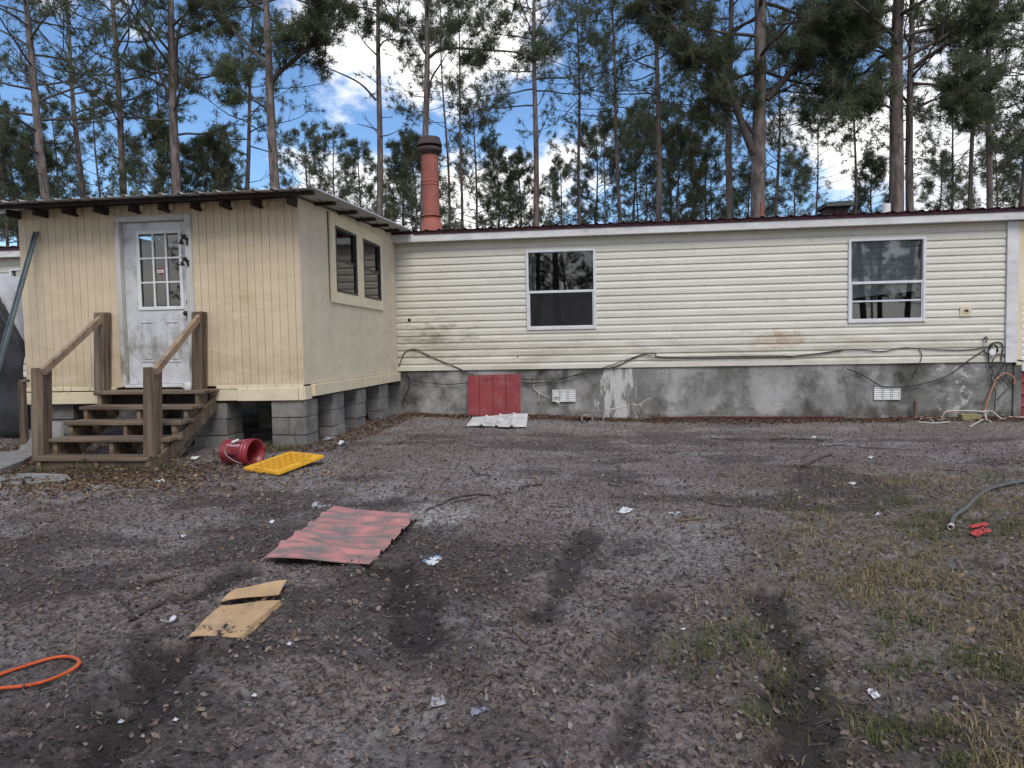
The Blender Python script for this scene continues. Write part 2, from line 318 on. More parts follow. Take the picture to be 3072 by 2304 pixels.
class MB:
    def __init__(s): s.v = []; s.f = []
    def add(s, v, f):
        n = len(s.v); s.v += [tuple(map(float, p)) for p in v]; s.f += [tuple(i+n for i in q) for q in f]; return s
    def box(s, x0, x1, y0, y1, z0, z1):
        return s.add([(x0, y0, z0), (x1, y0, z0), (x1, y1, z0), (x0, y1, z0), (x0, y0, z1), (x1, y0, z1), (x1, y1, z1), (x0, y1, z1)],
                     [(0, 3, 2, 1), (4, 5, 6, 7), (0, 1, 5, 4), (1, 2, 6, 5), (2, 3, 7, 6), (3, 0, 4, 7)])
    def hexa(s, a, b):
        """two quads of 4 points each"""
        return s.add(list(a)+list(b), [(0, 3, 2, 1), (4, 5, 6, 7), (0, 1, 5, 4), (1, 2, 6, 5), (2, 3, 7, 6), (3, 0, 4, 7)])
    def beam(s, p, q, w_, h_, up=(0, 0, 1)):
        p = np.array(p, float); q = np.array(q, float); d = q-p; d /= np.linalg.norm(d); up = np.array(up, float)
        sd_ = np.cross(d, up); sd_ /= np.linalg.norm(sd_); u2 = np.cross(sd_, d)
        c = lambda o: [o-sd_*w_/2-u2*h_/2, o+sd_*w_/2-u2*h_/2, o+sd_*w_/2+u2*h_/2, o-sd_*w_/2+u2*h_/2]
        return s.hexa(c(p), c(q))
    def tube(s, pts, r, n=8, cap=True):
        pts = np.array(pts, float); m_ = len(pts); r = np.broadcast_to(np.array(r, float), (m_,)); ref = np.array([0.31, 0.17, 0.93]); vs_ = []
        for i in range(m_):
            d = pts[min(i+1, m_-1)]-pts[max(i-1, 0)]; d /= (np.linalg.norm(d)+1e-9)
            rr = ref if abs(d@ref) < 0.95 else np.array([1.0, 0, 0]); a = np.cross(d, rr); a /= np.linalg.norm(a); b_ = np.cross(d, a)
            for k in range(n):
                t = 2*math.pi*k/n; vs_.append(pts[i]+(a*math.cos(t)+b_*math.sin(t))*r[i])
        fs = [(i*n+k, i*n+(k+1) % n, (i+1)*n+(k+1) % n, (i+1)*n+k) for i in range(m_-1) for k in range(n)]
        if cap: fs += [tuple(range(n))[::-1], tuple((m_-1)*n+k for k in range(n))]
        return s.add(vs_, fs)
    def lathe(s, prof, c, n=28, axis=None, closed=False):
        """prof: (radius, height) pairs round the vertical through c, or round an axis"""
        c = np.array(c, float)
        if axis is None: a3, e1, e2 = np.array([0, 0, 1.0]), np.array([1.0, 0, 0]), np.array([0, 1.0, 0])
        else:
            a3 = np.array(axis, float); a3 /= np.linalg.norm(a3); e1 = np.cross(a3, [0, 0, 1.0]); e1 /= np.linalg.norm(e1); e2 = np.cross(a3, e1)
        vs_ = [c+a3*h+(e1*math.cos(2*math.pi*k/n)+e2*math.sin(2*math.pi*k/n))*r for r, h in prof for k in range(n)]; m_ = len(prof)
        fs = [(i*n+k, i*n+(k+1) % n, (i+1)*n+(k+1) % n, (i+1)*n+k) for i in range(m_-1) for k in range(n)]
        if closed: fs += [tuple(range(n))[::-1], tuple((m_-1)*n+k for k in range(n))]
        return s.add(vs_, fs)
    def obj(s, name, m, parent=None, bevel=0.0, smooth=False, jit=0.0, origin=None):
        v = np.array(s.v)
        if jit: v = v+np.random.default_rng(len(v)+int(abs(v.sum())*100)).normal(0, jit, v.shape)
        o = build(name, v, s.f, m, parent, smooth, origin)
        if bevel:
            bm = bmesh.new(); bm.from_mesh(o.data); bmesh.ops.bevel(bm, geom=list(bm.edges), offset=bevel, segments=1, affect='EDGES', profile=0.6); bm.to_mesh(o.data); bm.free()
        return o
def box(name, x0, x1, y0, y1, z0, z1, m, parent=None, bevel=0.004, jit=0.0):
    return MB().box(x0, x1, y0, y1, z0, z1).obj(name, m, parent, bevel, False, jit)
def smoothpath(pts, k=6):
    pts = np.array(pts, float); o = []
    P = np.vstack([2*pts[0]-pts[1], pts, 2*pts[-1]-pts[-2]])
    for i in range(1, len(P)-2):
        for j in range(k):
            t = j/k; o.append(0.5*((2*P[i])+(-P[i-1]+P[i+1])*t+(2*P[i-1]-5*P[i]+4*P[i+1]-P[i+2])*t*t+(-P[i-1]+3*P[i]-3*P[i+1]+P[i+2])*t**3))
    o.append(pts[-1]); return np.array(o)
def bulk(name, V, F, m, tint=None, parent=None, kind=None):
    """numpy mesh: V (n,3), F (m,3)"""
    me = bpy.data.meshes.new(name); k = F.shape[1]
    off = OFF[parent] if parent is not None else np.zeros(3)
    me.vertices.add(len(V)); me.vertices.foreach_set('co', (V-off).astype(np.float32).ravel())
    me.loops.add(F.size); me.loops.foreach_set('vertex_index', F.astype(np.int32).ravel())
    me.polygons.add(len(F)); me.polygons.foreach_set('loop_start', np.arange(0, F.size, k, dtype=np.int32))
    me.update(calc_edges=True)
    if tint is not None:
        a = me.attributes.new('tint', 'FLOAT_COLOR', 'POINT'); c = np.ones((len(V), 4), np.float32); c[:, :3] = tint; a.data.foreach_set('color', c.ravel())
    me.materials.append(m); o = bpy.data.objects.new(name, me); COL.objects.link(o)
    if parent is not None: o.parent = parent; OFF[o] = off
    if kind: o['kind'] = kind
    return o

# ------------------------------------------------------------------ ground
def axis_pts(lo, dense_lo, dense_hi, hi, step, far=1.22):
    a = list(np.arange(dense_lo, dense_hi, step)); s = step; x = dense_hi
    while x < hi: a.append(x); s *= far; x += s
    a.append(hi); s = step; x = dense_lo-step
    pre = []
    while x > lo: pre.append(x); s *= far; x -= s
    pre.append(lo); return np.array(pre[::-1]+a)
xs = axis_pts(-260, -7.6, 7.6, 260, 0.027)
ys = [1.7]
while ys[-1] < 13: ys.append(ys[-1]*1.0056)
s = 0.08; y = ys[-1]
while y < 420: s *= 1.2; y += s; ys.append(y)
s = 0.012; y = ys[0]; pre = []
while y > -90: s *= 1.2; y -= s; pre.append(y)
ys = np.array(pre[::-1]+ys)
GX, GY = np.meshgrid(xs, ys); GZ = gz(GX, GY)
near = (1-ss(9, 14, np.hypot(GX, GY)))
GZ = GZ + near*(0.020*fbm(GX*14, GY*14, 3) + 0.016*np.abs(fbm(GX*33+7, GY*33, 2)))
_, WET = rutmask(GX, GY)
WET = np.maximum(WET, 0.6*ss(0.06, 0.16, fbm(GX*0.9+31, GY*1.5+77, 4))*near)
SND = np.zeros(GX.shape)
for (cx, cy), r_, a_ in SAND:
    SND = np.maximum(SND, a_*(1-ss(0.2, 1.1, np.hypot((GX-cx), (GY-cy)*0.8)/r_ + fbm(GX*4, GY*4, 3)*1.2)))
SND = np.maximum(SND, 0.33*ss(0.02, 0.15, fbm(GX*1.3+90, GY*2.4+12, 4)))
GRS = np.clip(ss(0.2, 2.0, GX-0.30*(GY-2.4)+0.45+fbm(GX*1.5, GY*1.5, 3)*2.2), 0, 1)*(1-ss(6.0, 8.2, GY))
nx, ny = len(xs), len(ys)
V = np.stack([GX.ravel(), GY.ravel(), GZ.ravel()], 1)
idx = np.arange(nx*ny).reshape(ny, nx); F = np.stack([idx[:-1, :-1].ravel(), idx[:-1, 1:].ravel(), idx[1:, 1:].ravel(), idx[1:, :-1].ravel()], 1)
ground = bulk('ground', V, F, M_soil)
ground.data.shade_smooth()
at_ = ground.data.attributes.new('soil', 'FLOAT_COLOR', 'POINT'); c4 = np.ones((nx*ny, 4), np.float32)
c4[:, 0] = WET.ravel(); c4[:, 1] = SND.ravel(); c4[:, 2] = GRS.ravel(); at_.data.foreach_set('color', c4.ravel())
tag(ground, 'dark churned sandy soil of the yard', None, None, 'structure')

# ------------------------------------------------------------------ house
HY = 12.6165; SB, ST = 1.160, 3.452; XC = 6.704; XL = -15.0; XR = 13.0
W1 = (-1.198, 0.028); W2 = (4.235, 5.461); W3 = (-11.20, -10.15); WZ = (1.850, 3.254)
house = root('mobile_home', (-1.0, HY+4, 0.2), 'long single storey home with cream lap siding and a dark red metal roof edge', 'house')
openings = [W3, W1, W2]
def segments(x0, x1, z0, z1):
    cuts = [o for o in openings if WZ[0] < z1-0.01 and WZ[1] > z0+0.01]; segs = []; a = x0
    for c in cuts:
        if c[0] < x1 and c[1] > x0: segs.append((a, c[0]+0.012)); a = c[1]-0.012
    segs.append((a, x1)); return segs
def plank(x0, x1, z, h, m, yb, clip=None):
    prof = [(0.000, 0.0), (-0.020, 0.0), (-0.0205, 0.003), (-0.019, h*0.52), (-0.0165, h*0.60), (-0.009, h*0.70), (-0.004, h*0.82), (-0.002, h*1.0), (0.000, h*1.0)]
    if clip: prof = [(a, min(b, clip-z)) for a, b in prof]
    v = [(x, yb+a, z+b) for x in (x0, x1) for a, b in prof]; n = len(prof)
    f = [(i, (i+1) % n, n+(i+1) % n, n+i) for i in range(n)]+[tuple(range(n))[::-1], tuple(range(n, 2*n))]
    build('siding_plank', v, f, m, house)
def plank_part(x0, x1, z, h, m, yb, lo, hi):
    prof = [(0.000, 0.0), (-0.020, 0.0), (-0.0205, 0.003), (-0.019, h*0.52), (-0.0165, h*0.60), (-0.009, h*0.70), (-0.004, h*0.82), (-0.002, h*1.0), (0.000, h*1.0)]
    prof = [(a, min(max(b, lo-z), hi-z)) for a, b in prof]
    v = [(x, yb+a, z+b) for x in (x0, x1) for a, b in prof]; n = len(prof)
    build('siding_plank', v, [(i, (i+1) % n, n+(i+1) % n, n+i) for i in range(n)]+[tuple(range(n))[::-1], tuple(range(n, 2*n))], m, house)
h = 0.1268
for k in range(18):
    z = SB+k*h; top = min(z+h, ST)
    for o in openings:
        if z < WZ[0]-0.004 < top-0.004: plank_part(o[0]+0.013, o[1]-0.013, z, h, M_siding, HY, z, WZ[0]+0.01)
        if z < WZ[1]-0.004 and top > WZ[1]+0.004: plank_part(o[0]+0.013, o[1]-0.013, z, h, M_siding, HY, WZ[1]-0.01, top)
    for a, b in segments(XL, XC, z, top):
        # long runs are joined end to end, as the real lengths are
        js = [a]+[j+(k*1.37 % 2.2) for j in (-8.2, -2.9, 1.4) if a+0.6 < j+(k*1.37 % 2.2) < b-0.6]+[b]
        for p, q in zip(js[:-1], js[1:]): plank(p, q-0.0015, z, h, M_siding, HY, top)
# wall core with openings, dark rooms behind
core = MB(); xcur = XL
for o in openings+[None]:
    x1 = o[0] if o else XR
    core.box(xcur, x1, HY+0.001, HY+0.10, 1.163, 3.60)
    if o: core.box(o[0], o[1], HY+0.001, HY+0.10, 1.163, WZ[0]); core.box(o[0], o[1], HY+0.001, HY+0.10, WZ[1], 3.60); xcur = o[1]
core.obj('wall', M_backing, house)
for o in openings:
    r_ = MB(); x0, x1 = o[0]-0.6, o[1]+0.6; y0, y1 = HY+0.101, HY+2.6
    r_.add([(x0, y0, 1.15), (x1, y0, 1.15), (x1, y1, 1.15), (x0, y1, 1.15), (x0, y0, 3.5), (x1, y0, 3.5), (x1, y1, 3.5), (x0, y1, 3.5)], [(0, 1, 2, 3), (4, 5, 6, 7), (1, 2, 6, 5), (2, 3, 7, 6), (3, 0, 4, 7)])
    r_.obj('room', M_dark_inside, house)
MB().box(XL, XL+0.1, HY+0.10, HY+8.4, 0.1, 3.6).box(XL, XR, HY+8.3, HY+8.4, 0.1, 3.6).box(XR-0.1, XR, HY+0.1, HY+8.3, 0.1, 3.6).obj('wall', M_siding, house)
def house_window(o, bars, curtain=None, haze=False):
    x0, x1 = o; z0, z1 = WZ; y = HY-0.045
    fr = MB(); t = 0.045
    for a in ((x0, x0+t, z0, z1), (x1-t, x1, z0, z1), (x0+t, x1-t, z0, z0+t), (x0+t, x1-t, z1-t, z1)):
        fr.box(a[0], a[1], y, HY+0.07, a[2], a[3])
    win = fr.obj('window', M_alum, house, 0.004)
    zm = z0+(z1-z0)*0.475
    MB().box(x0+t, x1-t, y+0.008, HY+0.04, zm-0.022, zm+0.022).obj('meeting_rail', M_alum, win, 0.004)
    for b in bars: MB().box(x0+t, x1-t, y+0.03, HY+0.035, b-0.013, b+0.013).obj('sash_rail', M_alum, win, 0.003)
    MB().box(x0+t, x0+t+0.02, HY-0.03, HY+0.03, z0+t, zm-0.022).box(x1-t-0.02, x1-t, HY-0.03, HY+0.03, z0+t, zm-0.022).box(x0+t+0.02, x1-t-0.02, HY-0.03, HY+0.03, z0+t, z0+t+0.022).obj('lower_sash', M_alum, win, 0.003)
    MB().box(x0+t, x1-t, HY+0.012, HY+0.016, zm+0.02, z1-t).obj('pane', M_glass, win)
    MB().box(x0+t, x1-t, HY-0.008, HY-0.004, z0+t, zm-0.02).obj('pane', M_glass, win)
    MB().box(x0+t, x1-t, HY-0.026, HY-0.024, z0+t, zm-0.02).obj('insect_screen', M_screen, win) if not haze else None
    if curtain:
        n = 24; v = []; cx0, cx1 = curtain
        for i in range(n+1):
            t_ = i/n; xx = cx0+(cx1-cx0)*t_; yy = HY+0.16+0.02*math.sin(t_*22)
            v += [(xx, yy, z0+0.04), (xx, yy, z1-0.04)]
        build('curtain', v, [(2*i, 2*i+2, 2*i+3, 2*i+1) for i in range(n)], MATS['curtain'], win, True)
    if haze:
        b = MB()
        nb = 7; zt = z1-0.05; zb = zm+0.03
        for i in range(nb):
            za = zb+(zt-zb)*i/nb; zc = zb+(zt-zb)*(i+1)/nb
            b.box(x0+0.05, x1-0.08, HY+0.06+0.004*(i % 2), HY+0.066+0.004*(i % 2), za, zc-0.004)
        b.obj('window_blind', MATS['blind'], win)
        MB().add([(x0+0.05, HY+0.08, z0+0.42), (x1-0.1, HY+0.08, z0+0.52), (x1-0.1, HY+0.085, zm), (x0+0.05, HY+0.085, zm-0.02)], [(0, 1, 2, 3)]).obj('blind_slack', MATS['blind'], win)
mat('curtain', (0.34, 0.33, 0.34), (0.26, 0.25, 0.26), 8, 0.9)
mat('blind', (0.55, 0.56, 0.58), (0.45, 0.46, 0.48), 5, 0.8)
house_window(W1, [], (W1[0]+0.05, W1[0]+0.16))
house_window(W2, [WZ[0]+0.36], None, True)
house_window(W3, [])
# corner trim between the cream and the white wing
box('corner_trim', XC, XC+0.175, HY-0.055, HY+0.0, 1.145, ST-0.003, M_trim, house)
box('corner_trim', XC+0.178, XC+0.265, HY-0.030, HY+0.0, 1.10, ST-0.003, M_t111b, house)
for k in range(22):
    z = 1.165+k*0.104
    plank(XC+0.268, XR, z, 0.104, M_white_siding, HY-0.004, min(z+0.104, ST))
# eave: fascia, soffit, drip edge, roof
box('fascia', XL, XR, HY-0.19, HY-0.165, ST, 3.586, M_trim, house, 0.003)
box('soffit', XL, XR, HY-0.165, HY+0.02, ST+0.006, ST+0.020, M_trim, house, 0)
box('drip_edge', XL, XR, HY-0.205, HY-0.1905, 3.574, 3.632, M_redroof, house, 0.003)
rx = []; x = XL
prof = []
while x < XR:
    prof += [(x, 0.0), (x+0.150, 0.0), (x+0.165, 0.022), (x+0.195, 0.022), (x+0.2286, 0.0)]; x += 0.2286+0.0001
v = []; ridge = HY+4.1
for yy, zz in ((HY-0.245, 3.634), (ridge, 3.634+0.095*(ridge-HY+0.245)), (HY+8.6, 3.634)):
    v += [(a, yy, zz+b) for a, b in prof]
n = len(prof); f = [(j*n+i, j*n+i+1, (j+1)*n+i+1, (j+1)*n+i) for j in range(2) for i in range(n-1)]
roof = build('roof', v, f, M_redroof, house)
md = roof.modifiers.new('thick', 'SOLIDIFY'); md.thickness = 0.004; md.offset = -1
# roof furniture
def roofz(y): return 3.634+0.095*(y-HY+0.245)
cy = HY+1.0
def zat(py, px, y): return atY(px, py, y)[2]
cx = atY(1293, 600, cy)[0]
chim = MB().lathe([(0.158, roofz(cy)-0.05), (0.158, zat(462, 1293, cy))], (cx, cy, 0), 28).obj('chimney', M_flue, house, 0, True)
zc_ = zat(649, 1293, cy)
MB().lathe([(0.225, roofz(cy)-0.06), (0.172, zc_-0.012), (0.160, zc_-0.012)], (cx, cy, 0), 28).obj('flashing_cone', M_flue, chim, 0, True)
MB().lathe([(0.16, zc_-0.012), (0.205, zc_-0.012), (0.205, zc_+0.004), (0.16, zc_+0.022)], (cx, cy, 0), 28).obj('storm_collar', M_flue, chim, 0.0)
for q in (zat(556, 1293, cy), zat(547, 1293, cy)):
    MB().lathe([(0.157, q-0.012), (0.168, q-0.006), (0.168, q+0.006), (0.157, q+0.012)], (cx, cy, 0), 28).obj('seam_ring', M_flue, chim)
za = zat(463, 1293, cy); zb = zat(446, 1293, cy); zd = zat(441, 1293, cy); ze = zat(417, 1293, cy)
MB().lathe([(0.158, za-0.03), (0.235, za+0.05), (0.238, zb), (0.15, zb), (0.15, za-0.03)], (cx, cy, 0), 28).obj('cap_ring', M_soot, chim)
MB().lathe([(0.12, zb-0.05), (0.12, zd+0.03)], (cx, cy, 0), 20).obj('cap_throat', M_soot, chim)
MB().lathe([(0.02, zd+0.015), (0.24, zd+0.015), (0.243, zd+0.035), (0.20, ze+0.015), (0.02, ze+0.03)], (cx, cy, 0), 28).obj('rain_cap', M_soot, chim)
vy = HY+2.0; a = atY(2475, 600, vy); b = atY(2560, 600, vy); z1_ = zat(602, 2515, vy); z0_ = zat(619, 2515, vy); m0 = (a[0]+b[0])/2
rv = MB().box(m0-0.20, m0+0.20, vy+0.1, vy+0.5, roofz(vy)-0.05, z0_+0.01).obj('roof_vent', M_soot, house, 0.004)
MB().hexa([(a[0], vy-0.05, z0_), (b[0], vy-0.05, z0_), (b[0], vy+0.62, z0_), (a[0], vy+0.62, z0_)], [(a[0]+0.02, vy, z1_-0.02), (b[0]-0.02, vy, z1_), (b[0]-0.02, vy+0.6, z1_), (a[0]+0.02, vy+0.6, z1_-0.02)]).obj('vent_hood', mat('dark_green_metal', (0.028, 0.036, 0.034), None, 9, 0.6), rv, 0.004)
for px, w_, m, t_ in ((2658, 0.075, M_whiteplastic, 612), (2285, 0.028, M_flue, 605)):
    q = atY(px, 610, HY+1.0)
    MB().lathe([(w_, roofz(HY+1.0)-0.03), (w_, zat(t_, px, HY+1.0)), (w_*0.8, zat(t_, px, HY+1.0)), (w_*0.8, roofz(HY+1.0))], (q[0], HY+1.0, 0), 14).obj('vent_pipe', m, house)
# foundation skirt
v = []; f = []; nxx = 120
for i in range(nxx+1):
    x = XL+(XC+0.14-XL)*i/nxx
    for zz in (-0.3, 0.28, 0.6, 0.9, 1.162): v.append((x, HY+0.012+0.007*math.sin(x*2.1+zz*3), zz))
for i in range(nxx):
    for j in range(4): f.append((i*5+j, i*5+5+j, i*5+6+j, i*5+1+j))
build('foundation_wall', v, f, M_skirt, house, True)
box('foundation_pillar', XC+0.145, XC+0.265, HY-0.02, HY+0.2, 0.0, 1.10, M_skirt, house, 0.01)
box('sill_band', XC+0.268, XR, HY-0.022, HY+0.1, 1.0, 1.166, M_trim, house, 0.004)
prof = []; z = 0.05
while z < 1.0: prof += [(0.0, z), (0.0, z+0.14), (-0.025, z+0.155), (-0.025, z+0.185), (0.0, z+0.20)]; z += 0.201
v = [(x, HY+0.03+a, min(b, 1.0)) for x in (XC+0.266, XR) for a, b in prof]; n = len(prof)
build('skirting_panel', v, [(i, i+1, n+i+1, n+i) for i in range(n-1)], M_redpanel, house)
# foundation vents
def vent(px0, px1, py0, py1, broken):
    a = atY(px0, py0, HY-0.01); b = atY(px1, py1, HY-0.01); x0, x1, z0, z1 = a[0], b[0], b[2], a[2]
    fr = MB(); t = 0.018
    for q in ((x0, x1, z0, z0+t), (x0, x1, z1-t, z1), (x0, x0+t, z0+t, z1-t), (x1-t, x1, z0+t, z1-t)): fr.box(q[0], q[1], HY-0.02, HY+0.02, q[2], q[3])
    w_ = (x1-x0)/3
    for k in (1, 2): fr.box(x0+k*w_-0.008, x0+k*w_+0.008, HY-0.018, HY+0.018, z0+t, z1-t)
    vo = fr.obj('foundation_vent', M_whiteplastic, house, 0.002)
    box('vent_back', x0+0.01, x1-0.01, HY-0.004, HY+0.004, z0+0.01, z1-0.01, mat('vent_mesh', (0.40, 0.40, 0.39), (0.30, 0.30, 0.29), 20, 0.8), vo, 0)
    for k in range(3):
        for j in range(5):
            if broken and k == 0 and j < 2: continue
            zz = z0+t+(z1-z0-2*t)*(j+0.5)/5
            MB().hexa([(x0+k*w_+0.02, HY-0.016, zz-0.012), (x0+(k+1)*w_-0.02, HY-0.016, zz-0.012), (x0+(k+1)*w_-0.02, HY-0.013, zz-0.012), (x0+k*w_+0.02, HY-0.013, zz-0.012)],
                      [(x0+k*w_+0.02, HY-0.008, zz+0.012), (x0+(k+1)*w_-0.02, HY-0.008, zz+0.012), (x0+(k+1)*w_-0.02, HY-0.005, zz+0.012), (x0+k*w_+0.02, HY-0.005, zz+0.012)]).obj('louvre', M_whiteplastic, vo)
    if broken:
        MB().beam((x0+0.03, HY-0.03, z0+0.02), (x0+0.13, HY-0.04, z0-0.025), 0.02, 0.012).obj('broken_louvre', M_whiteplastic, vo)
vent(1657, 1727, 1170, 1205, True); vent(2622, 2701, 1162, 1199, False)
# outlet plate, faucet, junction boxes on the wall
a = atY(2877, 920, HY); b = atY(2912, 949, HY)
pl = box('outlet_plate', a[0], b[0], HY-0.035, HY, b[2], a[2], M_t111b, house, 0.005)
MB().lathe([(0.0, 0.036), (0.055, 0.036), (0.062, 0.030), (0.062, 0.02)], ((a[0]+b[0])/2, HY, (a[2]+b[2])/2), 18, axis=(0, -1, 0)).obj('outlet_cover', mat('tan_plastic', (0.50, 0.42, 0.31), None, 9, 0.6), pl)
MB().box((a[0]+b[0])/2-0.02, (a[0]+b[0])/2+0.035, HY-0.039, HY-0.03, (a[2]+b[2])/2-0.005, (a[2]+b[2])/2+0.028).obj('outlet_hole', M_iron, pl)
q = atY(2952, 1020, HY)
MB().lathe([(0.018, 0.0), (0.018, 0.05), (0.03, 0.052), (0.03, 0.062), (0.0, 0.062)], (q[0], HY, q[2]+0.03), 10, axis=(0, -1, 0)).tube([(q[0], HY-0.05, q[2]+0.03), (q[0]+0.005, HY-0.07, q[2]), (q[0], HY-0.07, q[2]-0.05)], 0.012, 8).obj('faucet', mat('old_brass', (0.16, 0.14, 0.12), None, 20, 0.5, metal=0.7), house)
for (px, py, w_, hh) in ((1553, 1070, 0.02, 0.014), (1228, 960, 0.05, 0.02)):
    q = atY(px, py, HY-0.02); MB().lathe([(0.0, 0.012), (w_*0.6, 0.01), (w_*0.6, 0.0)], (q[0], HY-0.018, q[2]), 8, axis=(0, -1, 0)).obj('wall_plug', M_iron, house)

# ------------------------------------------------------------------ entry addition
AY, AX, AX0, AZ = 8.381, -3.5646, -7.2965, 1.141
def aroof(y): return 3.415+0.05*(y-7.90)      # underside of the roof metal
add = root('entry_addition', ((AX+AX0)/2, AY+2, 0.9), 'cream painted panel entry room raised on concrete blocks with a flat metal roof', 'porch room')
DX0, DX1, DZ0, DZ1 = -5.900, -5.040, 1.176, 3.206
CX0, CX1, CZ1 = -5.968, -4.945, 3.280
pitch = 0.1016
def vboard(u0, u1, z0, z1, side):
    g = random.uniform(0.0015, 0.0030)
    if side == 'front': MB().box(u0+g, u1-g, AY-0.002, AY+0.010, z0, z1).obj('siding_board', M_t111, add, 0.0012)
    else: MB().box(AX-0.010, AX+0.002, u0+g, u1-g, z0, z1).obj('siding_board', M_t111s, add, 0.0012)
x = AX0
while x < AX-0.02:
    x1 = min(x+pitch, AX); top = aroof(AY)-0.02; zb = AZ+random.uniform(-0.004, 0.004)
    if x1 <= CX0+0.03 or x >= CX1-0.03: vboard(x, x1, zb, top, 'front')
    else:
        a, b = max(x, CX0), min(x1, CX1)
        if x < CX0: vboard(x, CX0, zb, top, 'front')
        if x1 > CX1: vboard(CX1, x1, zb, top, 'front')
        vboard(a, b, CZ1, top, 'front')
    x = x1
TY0, TY1, TZ0, TZ1 = 9.354, 11.705, 2.214, 3.437
wy = [(9.545, 10.420), (10.731, 11.608)]; WZs = (2.368, 3.282)
y = AY+0.012
while y < HY-0.03:
    y1 = min(y+pitch, HY-0.024); top = aroof(y)-0.02
    if y1 <= TY0+0.02 or y >= TY1-0.02: vboard(y, y1, AZ, top, 'side')
    else:
        vboard(y, y1, AZ, TZ0+0.01, 'side')
        if top > TZ1+0.01: vboard(y, y1, TZ1-0.01, top, 'side')
    y = y1
top = aroof(AY)-0.02
MB().box(AX0+0.003, CX0+0.02, AY+0.0105, AY+0.09, AZ+0.005, top).box(CX1-0.02, AX-0.012, AY+0.0105, AY+0.09, AZ+0.005, top).box(CX0+0.02, CX1-0.02, AY+0.0105, AY+0.09, CZ1-0.02, top).obj('front_wall', M_backing, add)
sb = MB()
for a, b, c, d in ((AY+0.092, HY-0.03, AZ+0.005, WZs[0]), (AY+0.092, HY-0.03, WZs[1], top), (AY+0.092, wy[0][0], WZs[0], WZs[1]), (wy[0][1], wy[1][0], WZs[0], WZs[1]), (wy[1][1], HY-0.03, WZs[0], WZs[1])):
    sb.box(AX-0.09, AX-0.0105, a, b, c, d)
sb.obj('side_wall', M_backing, add)
box('side_wall', AX0, AX0+0.05, AY+0.092, HY-0.03, AZ, top, M_t111, add, 0)
box('floor', AX0+0.051, AX-0.091, AY+0.092, HY-0.03, 1.08, 1.135, M_oldwood, add, 0)
# floor rim: boards under the wall
zt = 1.132
def rim(x0, x1, z0, z1, dy=0.0): box('rim_board', x0, x1, AY-0.030-dy, AY+0.012-dy, z0, z1, M_t111b, add, 0.004, 0.002)
rim(AX0-0.02, -6.15, 0.935, 1.085); rim(-4.80, -4.42, 0.955, 1.095, -0.012); rim(-4.415, -3.635, 0.950, 1.105)
rim(-3.628, AX-0.002, 0.955, 1.12)
xx = AX0
while xx < AX-0.1:
    l = random.uniform(0.10, 0.24)
    if not (-6.15 < xx < -4.78): box('filler_strip', xx, min(xx+l, AX)-0.006, AY-0.018+random.uniform(-0.006, 0.004), AY+0.02, 1.100, 1.146, M_t111b, add, 0.003)
    xx += l
MB().box(AX-0.01, AX+0.05, 8.60, HY-0.03, 0.985, 1.135).obj('rim_board', M_t111b, add, 0.005)
box('rim_board', AX-0.012, AX+0.012, AY-0.004, 8.597, 0.955, 1.12, M_t111b, add, 0.004)
for yb in (AY+0.05, 10.3, 12.2): box('floor_beam', AX0+0.02, AX-0.02, yb, yb+0.09, 0.93, 1.078, M_dkwood, add, 0.004)
# window in the side wall
win_trim = MB().box(AX+0.006, AX+0.028, TY0, TY1, TZ0, WZs[0]).box(AX+0.006, AX+0.028, TY0, TY1, WZs[1], TZ1)
for a, b in ((TY0, wy[0][0]), (wy[0][1], wy[1][0]), (wy[1][1], TY1)): win_trim.box(AX+0.006, AX+0.028, a, b, WZs[0], WZs[1])
win_trim.obj('window_trim', M_t111b, add)
for a, b in wy:
    t = 0.035; z0, z1 = WZs; fr = MB()
    for q in ((a, a+t, z0, z1), (b-t, b, z0, z1), (a+t, b-t, z0, z0+t), (a+t, b-t, z1-t, z1)): fr.box(AX-0.06, AX+0.034, q[0], q[1], q[2], q[3])
    wn = fr.obj('window', M_bronze, add, 0.003); zm = (z0+z1)/2
    MB().box(AX-0.04, AX+0.018, a+t, b-t, zm-0.018, zm+0.018).obj('meeting_rail', M_bronze, wn, 0.003)
    MB().box(AX-0.014, AX-0.010, a+t, b-t, zm, z1-t).obj('pane', M_clear, wn)
    MB().box(AX+0.004, AX+0.008, a+t, b-t, z0+t, zm).obj('pane', M_clear, wn)
# door casing, door
cas = MB()
for q in ((CX0, DX0-0.004, DZ0-0.03, CZ1), (DX1+0.004, CX1, DZ0-0.03, CZ1), (DX0-0.004, DX1+0.004, DZ1+0.004, CZ1)): cas.box(q[0], q[1], AY-0.028, AY+0.085, q[2], q[3])
cas.obj('door_frame', M_casing, add, 0.004)
box('threshold', DX0-0.003, DX1+0.003, AY-0.05, AY+0.09, 1.135, 1.172, M_trim, add, 0.004)
dy0, dy1 = AY+0.045, AY+0.085
def dP(zx, zy):   # door zoom pixels -> x, z on the door face
    q = atY(330+zx/2.962, 620+zy/2.962, AY+0.05); return q[0], q[2]
gx0, gz1 = dP(262, 250); gx1, _ = dP(608, 245); _, gz0 = dP(400, 888)
dm = MB()
for q in ((DX0, gx0-0.02, DZ0, DZ1), (gx1+0.02, DX1, DZ0, DZ1), (gx0-0.02, gx1+0.02, DZ0, gz0-0.02), (gx0-0.02, gx1+0.02, gz1+0.02, DZ1)): dm.box(q[0], q[1], dy0, dy1, q[2], q[3])
door = dm.obj('door', M_door, add)
lt = MB()
